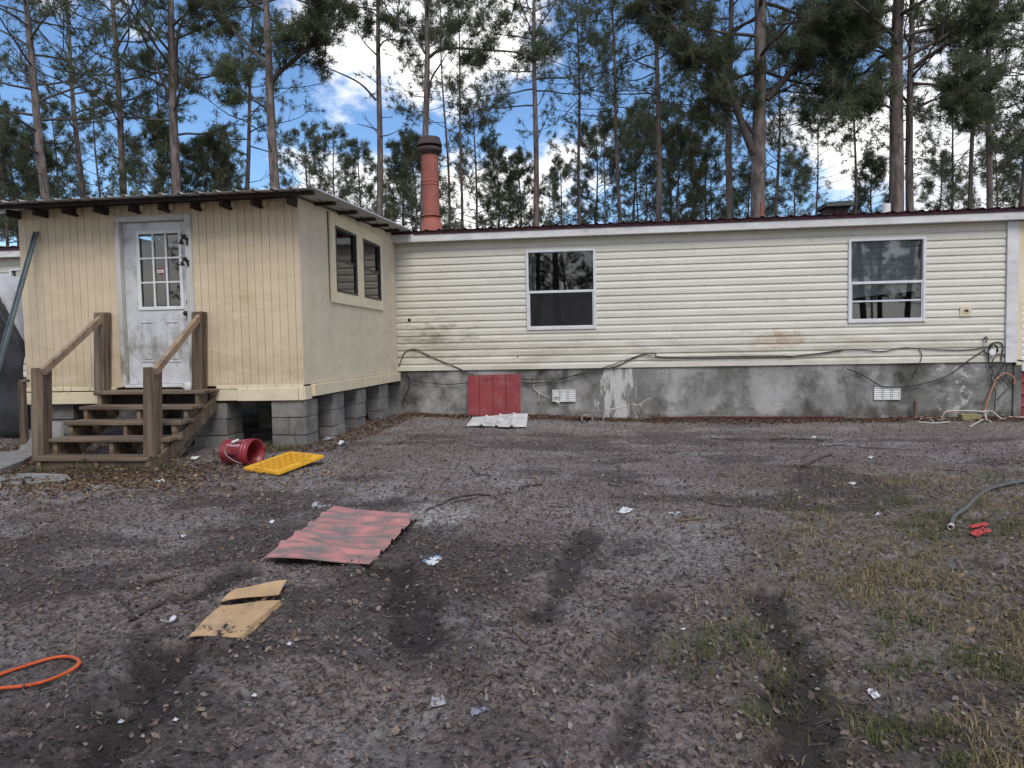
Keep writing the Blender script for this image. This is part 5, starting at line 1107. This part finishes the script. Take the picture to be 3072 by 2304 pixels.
# flattened cardboard
M_card = mat('cardboard', (0.54, 0.365, 0.20), (0.45, 0.295, 0.155), 5, 0.9, 0.003, 30, third=((0.20, 0.145, 0.10), 7, 0.52, 0.74))
z5 = lambda x, y: (0+x/1.559, 1240+y/1.559)
cbx = root('cardboard', gp(*z5(1100, 960)), 'flattened tan cardboard box with a torn flap lying on dark soil', 'cardboard')
def cpatch(name, pix, ups, thick=0.006):
    P = [gp(*z5(*p)) for p in pix]
    for p, u in zip(P, ups): p[2] += u
    nu = nv = 9; v_ = []
    for j in range(nv):
        for i in range(nu):
            u, t_ = i/(nu-1), j/(nv-1); p = (P[0]*(1-u)+P[1]*u)*(1-t_)+(P[3]*(1-u)+P[2]*u)*t_; p = p+np.array([0, 0, 0.006*math.sin(u*5+t_*4)]); v_.append(p)
    o = build(name, v_, [(j*nu+i, j*nu+i+1, (j+1)*nu+i+1, (j+1)*nu+i) for j in range(nv-1) for i in range(nu-1)], M_card, cbx); md = o.modifiers.new('t', 'SOLIDIFY'); md.thickness = thick; return o
cpatch('panel', ((885, 1052), (1125, 1056), (1312, 905), (1030, 918)), (0.022, 0.018, 0.035, 0.028))
cpatch('flap', ((1035, 914), (1305, 884), (1345, 822), (1102, 848)), (0.045, 0.055, 0.055, 0.04))
cpatch('side_fold', ((1125, 1056), (1135, 1056), (1318, 902), (1312, 905)), (0.018, 0.0, 0.0, 0.035), 0.004)
# orange cord loop
tag(MB().tube(smoothpath([gp(*z5(x, y), 0.022) for x, y in ((-220, 1330), (-60, 1262), (0, 1243), (120, 1202), (250, 1164), (330, 1160), (372, 1182), (350, 1212), (290, 1246), (200, 1279), (100, 1299), (0, 1308), (-120, 1325), (-300, 1370))], 6), 0.0085, 8).obj('extension_cord', M_orange, None, 0, True), 'bright orange extension cord looping across the dark soil', 'cord')
# grey-green pipe with pale end
z7r = lambda x, y: (2000+x/1.5588, 1240+y/1.5588)
hp = smoothpath([gp(*z7r(x, y), 0.03) for x, y in ((1330, 545), (1345, 500), (1400, 460), (1450, 410), (1510, 370), (1600, 345), (1690, 332), (1850, 318))], 6)
hs = root('drain_hose', hp[0], 'grey green hose with a pale cut end curving in from dry grass', 'hose')
MB().tube(hp, 0.016, 10).obj('tube', mat('grey_green_hose', (0.115, 0.118, 0.105), (0.08, 0.083, 0.074), 8, 0.65), hs, 0, True)
dd = unit(hp[0]-hp[1]); MB().lathe([(0.012, 0.0), (0.020, 0.0), (0.021, 0.05), (0.016, 0.052), (0.013, 0.02)], hp[0]-dd*0.01, 14, axis=dd).obj('coupling', M_rope, hs, 0, True)
# scraps: crumpled sheets that follow the soil
def scrap(pix, up, m, name, label, cat, group=None, crump=0.007, thick=0.002, nn=7):
    P = [gp(*p) for p in pix]; crump = min(crump, 0.10*float(np.linalg.norm(P[2]-P[0])))
    v_ = []
    for j in range(nn):
        for i in range(nn):
            u, t_ = i/(nn-1), j/(nn-1); p = (P[0]*(1-u)+P[1]*u)*(1-t_)+(P[3]*(1-u)+P[2]*u)*t_
            v_.append(p+np.array([random.uniform(-1, 1)*crump*0.6, random.uniform(-1, 1)*crump*0.6, up+random.uniform(-0.5, 1)*crump]))
    o = build(name, v_, [(j*nn+i, j*nn+i+1, (j+1)*nn+i+1, (j+1)*nn+i) for j in range(nn-1) for i in range(nn-1)], m); md = o.modifiers.new('t', 'SOLIDIFY'); md.thickness = thick
    return tag(o, label, cat, group)
M_paper = mat('white_paper', (0.70, 0.70, 0.70), (0.58, 0.58, 0.58), 9, 0.85); M_bluep = mat('printed_wrapper', (0.68, 0.70, 0.70), (0.16, 0.35, 0.52), 9, 0.6, lo=0.5, hi=0.56)
M_greyp = mat('grey_plastic_film', (0.42, 0.42, 0.45), (0.34, 0.34, 0.37), 9, 0.5); M_violet = mat('violet_film', (0.26, 0.25, 0.33), (0.20, 0.19, 0.26), 9, 0.5); M_redcloth = mat('red_cloth', (0.50, 0.075, 0.075), (0.40, 0.05, 0.05), 9, 0.85, 0.004, 60)
z6c = lambda x, y: (1000+x/1.653, 1300+y/1.653)
c6 = lambda *pp: [z6c(*p) for p in pp]
scrap(c6((442, 640), (495, 668), (545, 625), (510, 615)), 0.012, M_bluep, 'wrapper', 'white and blue wrapper scrap right of the red metal sheet', 'wrapper')
scrap(c6((480, 1378), (570, 1355), (545, 1305), (495, 1320)), 0.012, M_greyp, 'plastic_scrap', 'crumpled translucent plastic scrap on bare churned soil', 'plastic scrap')
scrap(c6((685, 1420), (770, 1385), (765, 1375), (682, 1383)), 0.012, M_violet, 'plastic_scrap', 'flat violet grey plastic scrap beside the translucent one', 'plastic scrap')
scrap(c6((1402, 400), (1450, 405), (1487, 388), (1440, 370)), 0.012, M_paper, 'paper_scrap', 'dirty white paper scrap lying in the middle of the yard', 'paper')
scrap(c6((1650, 403), (1700, 410), (1730, 400), (1700, 393)), 0.010, M_greyp, 'plastic_scrap', 'small grey green scrap near the wood chips in mid yard', 'plastic scrap')
scrap([z7(650, 105), z7(760, 118), z7(945, 75), z7(720, 30)], 0.008, M_greyp, 'crushed_container', 'grey white crushed container lying above the red metal sheet', 'container', None, 0.014)
scrap([z7r(932, 1305), z7r(968, 1352), z7r(998, 1340), z7r(975, 1305)], 0.014, M_paper, 'paper_scrap', 'torn white paper scrap standing up in dry grass', 'paper', None, 0.02)
scrap([z7r(1420, 575), z7r(1450, 598), z7r(1515, 565), z7r(1480, 545)], 0.02, M_redcloth, 'cloth_scrap', 'crumpled red cloth rag beside the hose end', 'rag', None, 0.014)
scrap([z7r(1408, 545), z7r(1440, 552), z7r(1505, 540), z7r(1500, 525)], 0.025, M_redcloth, 'cloth_scrap', 'narrow folded strip of red cloth by the rag', 'rag', None, 0.01)
scrap([z7r(850, 330), z7r(868, 340), z7r(888, 332), z7r(868, 325)], 0.01, M_paper, 'paper_scrap', 'tiny white paper scrap among dead leaves', 'paper', 'tiny white scraps in the yard', 0.006)
for x, y in ((955, 208), (985, 475), (75, 1015), (690, 112)):
    scrap([z7r(x-14, y+3), z7r(x+4, y+8), z7r(x+15, y), z7r(x, y-5)], 0.01, M_paper, 'paper_scrap', 'tiny white paper scrap among dead leaves', 'paper', 'tiny white scraps in the yard', 0.006)
scrap([z5(405, 355), z5(480, 362), z5(565, 350), z5(440, 343)], 0.015, M_slab, 'stone_flake', 'flat pale stone flake before the stairs', 'stone', None, 0.01, 0.012)
scrap([z5(725, 322), z5(750, 328), z5(790, 320), z5(752, 312)], 0.012, M_paper, 'paper_scrap', 'grey white paper scrap between the stairs and the yellow board', 'paper')
scrap([z5(885, 218), z5(910, 222), z5(935, 210), z5(905, 206)], 0.015, M_paper, 'paper_scrap', 'white scrap on the soil left of the red bucket', 'paper')
scrap([z6(1820, 385), z6(1960, 375), z6(2050, 335), z6(1930, 318)], 0.02, M_greyp, 'plastic_scrap', 'grey plastic scrap under the side of the entry room', 'plastic scrap', None, 0.02)
scrap([z6(2080, 430), z6(2120, 438), z6(2170, 400), z6(2120, 392)], 0.02, M_paper, 'paper_scrap', 'bright white scrap beside the grey one near the side piers', 'paper', None, 0.02)
scrap([z5(1580, 150), z5(1592, 153), z5(1608, 146), z5(1595, 140)], 0.02, M_paper, 'paper_scrap', 'small white chip at the foot of the corner pier', 'paper')
for x, y in ((855, 578), (818, 1443), (1350, 1088), (1270, 511), (1190, 1330), (565, 1450)):
    scrap([z5(x-14, y+6), z5(x+4, y+10), z5(x+16, y), z5(x, y-8)], 0.012, M_paper, 'paper_scrap', 'crumpled white bit of litter on the dark soil', 'paper', 'white litter bits on the soil', 0.007)
# plastic spoon
sp0 = gp(*z5(755, 998)); sp1 = gp(*z5(822, 978)); ds = unit(sp1-sp0); dl_ = np.linalg.norm(sp1-sp0); sd_ = unit(np.cross(ds, [0, 0, 1.0])); v_ = []
for i in range(12):
    t_ = i/11; wd = 0.006 if t_ < 0.5 else 0.006+0.018*math.sin(min(1, (t_-0.5)/0.5)*math.pi*0.9); zz = 0.015+0.05*abs(t_-0.5)
    for k in (-1, 0, 1): v_.append(sp0+ds*dl_*t_+sd_*wd*k+np.array([0, 0, zz-(0.006 if k == 0 and t_ > 0.5 else 0)]))
o = build('plastic_spoon', v_, [(3*i+k, 3*i+k+1, 3*i+k+4, 3*i+k+3) for i in range(11) for k in range(2)], M_whiteplastic, None, True); md = o.modifiers.new('t', 'SOLIDIFY'); md.thickness = 0.003
tag(o, 'white plastic spoon left of the cardboard', 'spoon')
# sticks
M_stick = mat('dark_stick', (0.045, 0.036, 0.032), (0.075, 0.062, 0.055), 12, 0.9, 0.002, 60); M_stick2 = mat('brown_stick', (0.16, 0.105, 0.065), (0.10, 0.07, 0.045), 12, 0.9)
def stick(pts, r_, label, m=M_stick, group=None, forks=(), up=None):
    P = smoothpath([gp(*p, up if up is not None else r_*0.8) for p in pts], 4); b = MB().tube(P, np.linspace(r_, r_*0.55, len(P)), 6)
    for a_, e_ in forks: b.tube(smoothpath([gp(*a_, r_*0.8), gp(*e_, r_*1.5)], 3), np.linspace(r_*0.7, r_*0.3, 4), 5)
    return tag(b.obj('stick', m, None, 0, True), label, 'stick', group)
GS = 'fallen sticks in the yard'
stick(c6((465, 385), (540, 355), (600, 325), (700, 308), (800, 312), (860, 303)), 0.011, 'long curved dark stick lying above the red metal sheet', forks=((z6c(600, 345), z6c(730, 325)),))
stick(c6((925, 282), (960, 270), (1035, 262)), 0.018, 'thick short dark stick right of the long curved one')
stick(c6((680, 172), (710, 205), (745, 210), (778, 210)), 0.009, 'bent forked dark twig behind the long curved stick', forks=((z6c(740, 190), z6c(810, 150)),))
stick(c6((825, 345), (860, 370), (880, 398)), 0.010, 'short brown stick with a red tip in mid yard', M_stick2)
L_st = 'straight dark twig lying flat on the bare soil'
for pp in (c6((905, 238), (1010, 218)), c6((1360, 255), (1440, 268)), c6((1390, 608), (1510, 603)), c6((530, 262), (575, 225)), c6((1060, 365), (1185, 368)), c6((560, 1100), (590, 1170), (568, 1250)), c6((160, 380), (190, 390))): stick(pp, 0.006, L_st, M_stick, GS)
stick(c6((885, 975), (960, 1045), (1060, 1100), (1140, 1140)), 0.005, 'long thin tan stem lying on leafy soil', M_stick2)
r7 = lambda *pp: [z7r(*p) for p in pp]
stick(r7((485, 130), (550, 120), (640, 124), (760, 127), (880, 113)), 0.012, 'long crooked dark branch across the track before the foundation')
stick(r7((205, 120), (300, 124), (392, 128)), 0.011, 'straight dark branch before the foundation left of the crooked one')
stick(r7((705, 165), (770, 155), (838, 150)), 0.011, 'dark branch end just below the crooked branch'); stick(r7((830, 158), (1000, 166), (1160, 172)), 0.007, 'long thin dark twig trailing right of the branch end')
stick(r7((635, 255), (700, 225), (772, 198)), 0.020, 'thick dark broken stick lying aslant in the far yard'); stick(r7((148, 405), (230, 430), (350, 440)), 0.008, 'thin curved dark twig near the wood chips')
for pp in (r7((250, 180), (370, 176)), r7((350, 303), (460, 305)), r7((1070, 523), (1190, 528), (1220, 545)), r7((1250, 262), (1420, 275)), r7((1350, 155), (1400, 175)), r7((490, 160), (520, 190)), r7((1640, 290), (1671, 286))): stick(pp, 0.006, L_st, M_stick, GS)
stick([z5(610, 970), z5(690, 930), z5(775, 890)], 0.018, 'dark half buried stick left of the cardboard'); stick([z5(535, 860), z5(580, 895), z5(625, 940)], 0.010, 'dark stick crossing behind the half buried one')
stick([z5(640, 815), z5(740, 785), z5(830, 765)], 0.010, 'dark stick in the scraped soil behind the cardboard'); stick([z5(1100, 550), z5(1200, 540)], 0.006, L_st, M_stick, GS); stick([z5(750, 195), z5(790, 212), z5(815, 222)], 0.014, 'short grey stick at the foot of the stairs', M_oldwood)
stick([z6(1480, 960), z6(1540, 900), z6(1580, 830)], 0.006, 'bent grey twig beside the yellow board', M_oldwood)
stick([z6(1790, 1015), z6(1900, 960), z6(2050, 900)], 0.006, L_st, M_stick, GS)
stick([z6(1460, 430), z6(1435, 280), z6(1420, 190), z6(1440, 140), z6(1540, 40)], 0.004, 'thin dead vine stem rising in front of the corner pier', M_oldwood)
for o in [o for o in COL.objects if o.get('label') == 'thin dead vine stem rising in front of the corner pier']: 
    P = smoothpath([atY(*z6(x, y), AY-0.04) for x, y in ((1460, 440), (1435, 280), (1420, 190), (1440, 140), (1540, 40))], 4); bpy.data.objects.remove(o)
    tag(MB().tube(P, 0.004, 5).obj('dead_vine', M_oldwood, None, 0, True), 'thin dead vine stem rising in front of the corner pier', 'vine')
# wood bark chunks in mid yard
for pp in (((1700, 440), (1818, 432)), ((1740, 420), (1790, 414))):
    stick(c6(*pp), 0.014, 'brown slab of broken bark lying in the middle of the yard', M_stick2, 'bark pieces')

# ------------------------------------------------------------------ leaf litter, clods, grass, weeds (too many to count)
LR = np.random.default_rng(21)
def frustum_pts(n, y0, y1, pw=1.6):
    """points spread over the yard, thinner with distance"""
    u = LR.random(n); y = y0*(y1/y0)**(u**(1/pw)) ; half = 0.80*y+0.6
    return -0.118*y+LR.uniform(-1, 1, n)*half, y
def flakes(name, x, y, size, cols, asp=(0.4, 0.8), lift=(0.004, 0.02), tilt=0.5, label='', m=M_litter, curl=0.25):
    n = len(x); z = gz(x, y)+0.008*fbm(x*14, y*14, 3)+LR.uniform(*lift, n); yaw = LR.uniform(0, 6.283, n); L = size*LR.uniform(0.55, 1.35, n); Wd = L*LR.uniform(*asp, n)
    d = np.stack([np.cos(yaw), np.sin(yaw), LR.normal(0, tilt, n)], 1); d /= np.linalg.norm(d, axis=1, keepdims=True)
    s_ = np.stack([-np.sin(yaw), np.cos(yaw), LR.normal(0, tilt, n)], 1); s_ -= d*(s_*d).sum(1, keepdims=True); s_ /= np.linalg.norm(s_, axis=1, keepdims=True); up = np.cross(d, s_); up *= np.sign(up[:, 2:3])
    c = np.stack([x, y, z], 1); L = L[:, None]; Wd = Wd[:, None]; cu = LR.uniform(-0.3, 1, (n, 1))*curl*Wd
    j_ = lambda: LR.uniform(0.55, 1.25, (n, 1))
    V_ = np.stack([c-d*L/2*j_()+up*cu*j_(), c-s_*Wd/2*j_()-d*L*0.18*j_()+up*cu*j_(), c-s_*Wd/2*j_()+d*L*0.2*j_()+up*cu*j_(), c+d*L/2*j_()+up*cu*0.8, c+s_*Wd/2*j_()+d*L*0.12+up*cu*j_(), c+s_*Wd/2*j_()-d*L*0.2*j_()+up*cu], 1).reshape(-1, 3)
    b = np.arange(n)[:, None]*6; F_ = np.concatenate([b+np.array([[0, 1, 5]]), b+np.array([[1, 2, 5]]), b+np.array([[2, 4, 5]]), b+np.array([[2, 3, 4]])])
    cc_ = np.array(cols)[LR.integers(0, len(cols), n)]*LR.uniform(0.7, 1.25, (n, 1)); o = bulk(name, V_, F_, m, np.repeat(cc_, 6, 0), None, 'stuff'); o['label'] = label; return o
def keep(x, y, m_):
    x, y = x[m_], y[m_]; _, wt_ = rutmask(x, y); k_ = LR.random(len(x)) > wt_*0.85      # churned ruts have swallowed the litter
    return x[k_], y[k_]
inhouse = lambda x, y: (y > HY-0.03) | ((x < AX-0.5) & (x > AX0+0.3) & (y > AY+0.9)) 
x, y = frustum_pts(64000, 2.0, 12.6); m_ = ~inhouse(x, y); x, y = keep(x, y, m_)
flakes('leaf_litter', x, y, 0.026, [(0.24, 0.196, 0.17), (0.14, 0.112, 0.098), (0.34, 0.29, 0.26), (0.075, 0.06, 0.054), (0.20, 0.165, 0.145), (0.27, 0.21, 0.165), (0.11, 0.088, 0.078)], (0.25, 0.75), (0.004, 0.028), 0.6, label='grey brown leaf fragments trodden into the soil')
x, y = frustum_pts(5200, 2.0, 12.5); m_ = ~inhouse(x, y); x, y = keep(x, y, m_)
flakes('dead_leaves', x, y, 0.036, [(0.26, 0.18, 0.125), (0.30, 0.22, 0.165), (0.22, 0.155, 0.12), (0.36, 0.28, 0.215), (0.28, 0.20, 0.165), (0.17, 0.125, 0.10)], (0.35, 0.8), (0.006, 0.02), 0.55, 'brown dead leaves scattered over the yard', curl=0.35)
# drifts of leaves at the foundation, under the entry room and by the stairs
n = 16000; x = LR.uniform(-3.4, 7.2, n); y = HY-np.abs(LR.normal(0, 0.26, n))-0.03
x2 = np.concatenate([LR.normal(-5.6, 1.1, 7000), LR.uniform(-4.2, -3.1, 3500), LR.uniform(-9, -6.2, 3500)]); y2 = np.concatenate([LR.normal(6.75, 0.42, 7000), LR.uniform(8.0, 12.3, 3500), LR.uniform(6.3, 8.6, 3500)])
x = np.concatenate([x, x2]); y = np.concatenate([y, y2]); m_ = ~inhouse(x, y); x, y = keep(x, y, m_)
flakes('leaf_drift', x, y, 0.045, [(0.17, 0.105, 0.065), (0.12, 0.08, 0.055), (0.23, 0.15, 0.095), (0.09, 0.065, 0.05), (0.29, 0.21, 0.14), (0.15, 0.10, 0.075)], (0.35, 0.8), (0.004, 0.03), 0.6, 'brown leaves drifted along the foundation and stairs', curl=0.4)
n = 2600; x = np.concatenate([LR.normal(-5.0, 0.9, n), LR.normal(2.6, 0.5, 500)]); y = np.concatenate([LR.normal(6.45, 0.28, n), LR.normal(3.6, 0.9, 500)])
flakes('wood_chips', x, y, 0.05, [(0.50, 0.37, 0.20), (0.44, 0.31, 0.17), (0.36, 0.25, 0.14)], (0.2, 0.5), (0.006, 0.02), 0.3, 'pale tan wood chips and straw before the stairs')
x, y = frustum_pts(20000, 2.0, 11.5); m_ = ~inhouse(x, y); x, y = keep(x, y, m_)
flakes('pine_straw', x, y, 0.085, [(0.20, 0.165, 0.14), (0.13, 0.11, 0.10), (0.28, 0.225, 0.17), (0.09, 0.075, 0.07)], (0.03, 0.06), (0.006, 0.02), 0.12, 'fallen pine needles strewn over the soil', curl=0.2)
x, y = frustum_pts(700, 2.0, 11); flakes('white_grit', x, y, 0.020, [(0.55, 0.54, 0.52), (0.45, 0.43, 0.41)], (0.5, 0.9), (0.004, 0.012), 0.3, 'small pale chips and grit dotted over the yard')
# soil clods
x, y = frustum_pts(14000, 1.9, 9.5, 1.25); n = len(x); z = gz(x, y); r_ = LR.gamma(2.0, 0.0028, n)+0.002
oc_ = np.array([(1, 0, 0), (0, 1, 0), (-1, 0, 0), (0, -1, 0), (0, 0, 0.8), (0, 0, -0.6)], float)
V_ = (np.stack([x, y, z+r_*0.25], 1)[:, None]+oc_[None]*r_[:, None, None]*LR.uniform(0.55, 1.35, (n, 6, 1))*LR.uniform(0.75, 1.3, (n, 1, 3))).reshape(-1, 3)
of = np.array([(0, 1, 4), (1, 2, 4), (2, 3, 4), (3, 0, 4), (1, 0, 5), (2, 1, 5), (3, 2, 5), (0, 3, 5)]); F_ = (np.arange(n)[:, None, None]*6+of[None]).reshape(-1, 3)
cl = bulk('soil_clods', V_, F_, M_soil, None, None, 'stuff'); cl['label'] = 'small crumbled clods of dark soil'; cl.data.shade_smooth()
at_ = cl.data.attributes.new('soil', 'FLOAT_COLOR', 'POINT'); c4 = np.zeros((len(V_), 4), np.float32); _, wt = rutmask(x, y); c4[:, 0] = np.repeat(np.clip(wt+LR.uniform(0, 0.45, n), 0, 1), 6); at_.data.foreach_set('color', c4.ravel())
# grass: blades bent over, straw and green
def blades(name, x, y, hmin, hmax, cols, label, wid=0.0045, lean=0.9):
    n = len(x); z = gz(x, y)-0.004; yaw = LR.uniform(0, 6.283, n); h_ = LR.uniform(hmin, hmax, n); ln = LR.uniform(0.3, 1.0, n)*lean
    d = np.stack([np.cos(yaw), np.sin(yaw), np.zeros(n)], 1); s_ = np.stack([-np.sin(yaw), np.cos(yaw), np.zeros(n)], 1)*wid/2; c = np.stack([x, y, z], 1); H = h_[:, None]; ln = ln[:, None]; e = np.array([[0, 0, 1.0]])
    mid = c+d*H*ln*0.4+e*H*0.55*(1-0.4*ln); tip = c+d*H*ln*1.1+e*H*(1-0.75*ln)
    V_ = np.stack([c-s_, c+s_, mid-s_*0.8, mid+s_*0.8, tip], 1).reshape(-1, 3); b = np.arange(n)[:, None]*5
    F_ = np.concatenate([b+np.array([[0, 1, 3]]), b+np.array([[0, 3, 2]]), b+np.array([[2, 3, 4]])]); cc_ = np.array(cols)[LR.integers(0, len(cols), n)]*LR.uniform(0.7, 1.3, (n, 1))
    o = bulk(name, V_, F_, M_grass, np.repeat(cc_, 5, 0), None, 'stuff'); o['label'] = label; return o
n = 300000; x, y = frustum_pts(n, 1.9, 8.0, 1.2); dens = np.clip(ss(0.2, 2.2, x-0.30*(y-2.4)+0.40+fbm(x*1.5, y*1.5, 3)*2.4), 0, 1)*(0.06+0.94*ss(0.0, 0.10, fbm(x*5+9, y*5, 3)))*(0.4+0.6*ss(-0.03, 0.05, fbm(x*16, y*16, 2)))*1.5*(1-ss(6.0, 8.0, y)); m_ = LR.random(len(x)) < dens*0.95; x, y = keep(x, y, m_)
gm = fbm(x*1.3+60, y*1.3+2, 3) > 0.05
blades('dry_grass', x[~gm], y[~gm], 0.03, 0.095, [(0.36, 0.285, 0.155), (0.27, 0.205, 0.115), (0.44, 0.36, 0.21), (0.19, 0.16, 0.09)], 'short dry straw coloured grass at the right of the yard')
blades('green_grass', x[gm], y[gm], 0.03, 0.095, [(0.13, 0.155, 0.06), (0.17, 0.18, 0.075), (0.27, 0.23, 0.115), (0.10, 0.12, 0.05)], 'thin green grass patches at the right of the yard')
x = np.concatenate([LR.normal(cx_, 0.12, 260) for cx_ in (-5.9, -5.3, -4.8, -4.55, -4.0, -3.75)]); y = np.concatenate([LR.normal(cy_, 0.07, 260) for cy_ in (6.85, 6.8, 6.9, 7.0, 8.2, 8.2)])
blades('tuft_grass', x, y, 0.04, 0.13, [(0.10, 0.13, 0.05), (0.22, 0.18, 0.10), (0.16, 0.15, 0.07)], 'sparse grass tufts at the foot of the stairs and corner pier', 0.005, 0.7)
# broadleaf weeds by the stairs
def weed(px, py, s_, label):
    p = gp(px, py); r = root('weed', p, label, 'weed', 'green weeds beside the stairs'); st_ = MB(); lf = []; lff = []
    for k in range(7):
        a_ = k*2.4+random.random(); e_ = p+np.array([math.cos(a_)*s_*0.5, math.sin(a_)*s_*0.5, s_*random.uniform(0.35, 0.9)]); st_.tube([p, (p+e_)/2+np.array([0, 0, s_*0.1]), e_], 0.0025, 4)
        d = unit(e_-p); sd2 = unit(np.cross(d, [0, 0, 1.0])); l = s_*random.uniform(0.3, 0.5); b0 = len(lf); lf += [e_-d*l*0.3, e_+sd2*l*0.28+d*l*0.15, e_+d*l*0.7-np.array([0, 0, l*0.2]), e_-sd2*l*0.28+d*l*0.15]; lff += [(b0, b0+1, b0+2), (b0, b0+2, b0+3)]
    st_.obj('stems', mat('weed_stem', (0.10, 0.12, 0.05), None, 9, 0.7), r); build('leaves', lf, lff, mat('weed_leaf', (0.085, 0.125, 0.045), (0.12, 0.15, 0.06), 9, 0.6), r)
for px, py, s_, lb in ((462, 1402, 0.16, 'leafy green weed at the foot of the front right stair post'), (425, 1352, 0.10, 'small weed under the right end of the second tread'), (255, 1412, 0.14, 'low green weed before the bottom stair riser'), (192, 1290, 0.14, 'green weed growing under the left end of the stairs'), (330, 1422, 0.09, 'tiny weed in the leaves before the bottom stair')):
    weed(px, py, s_, lb)
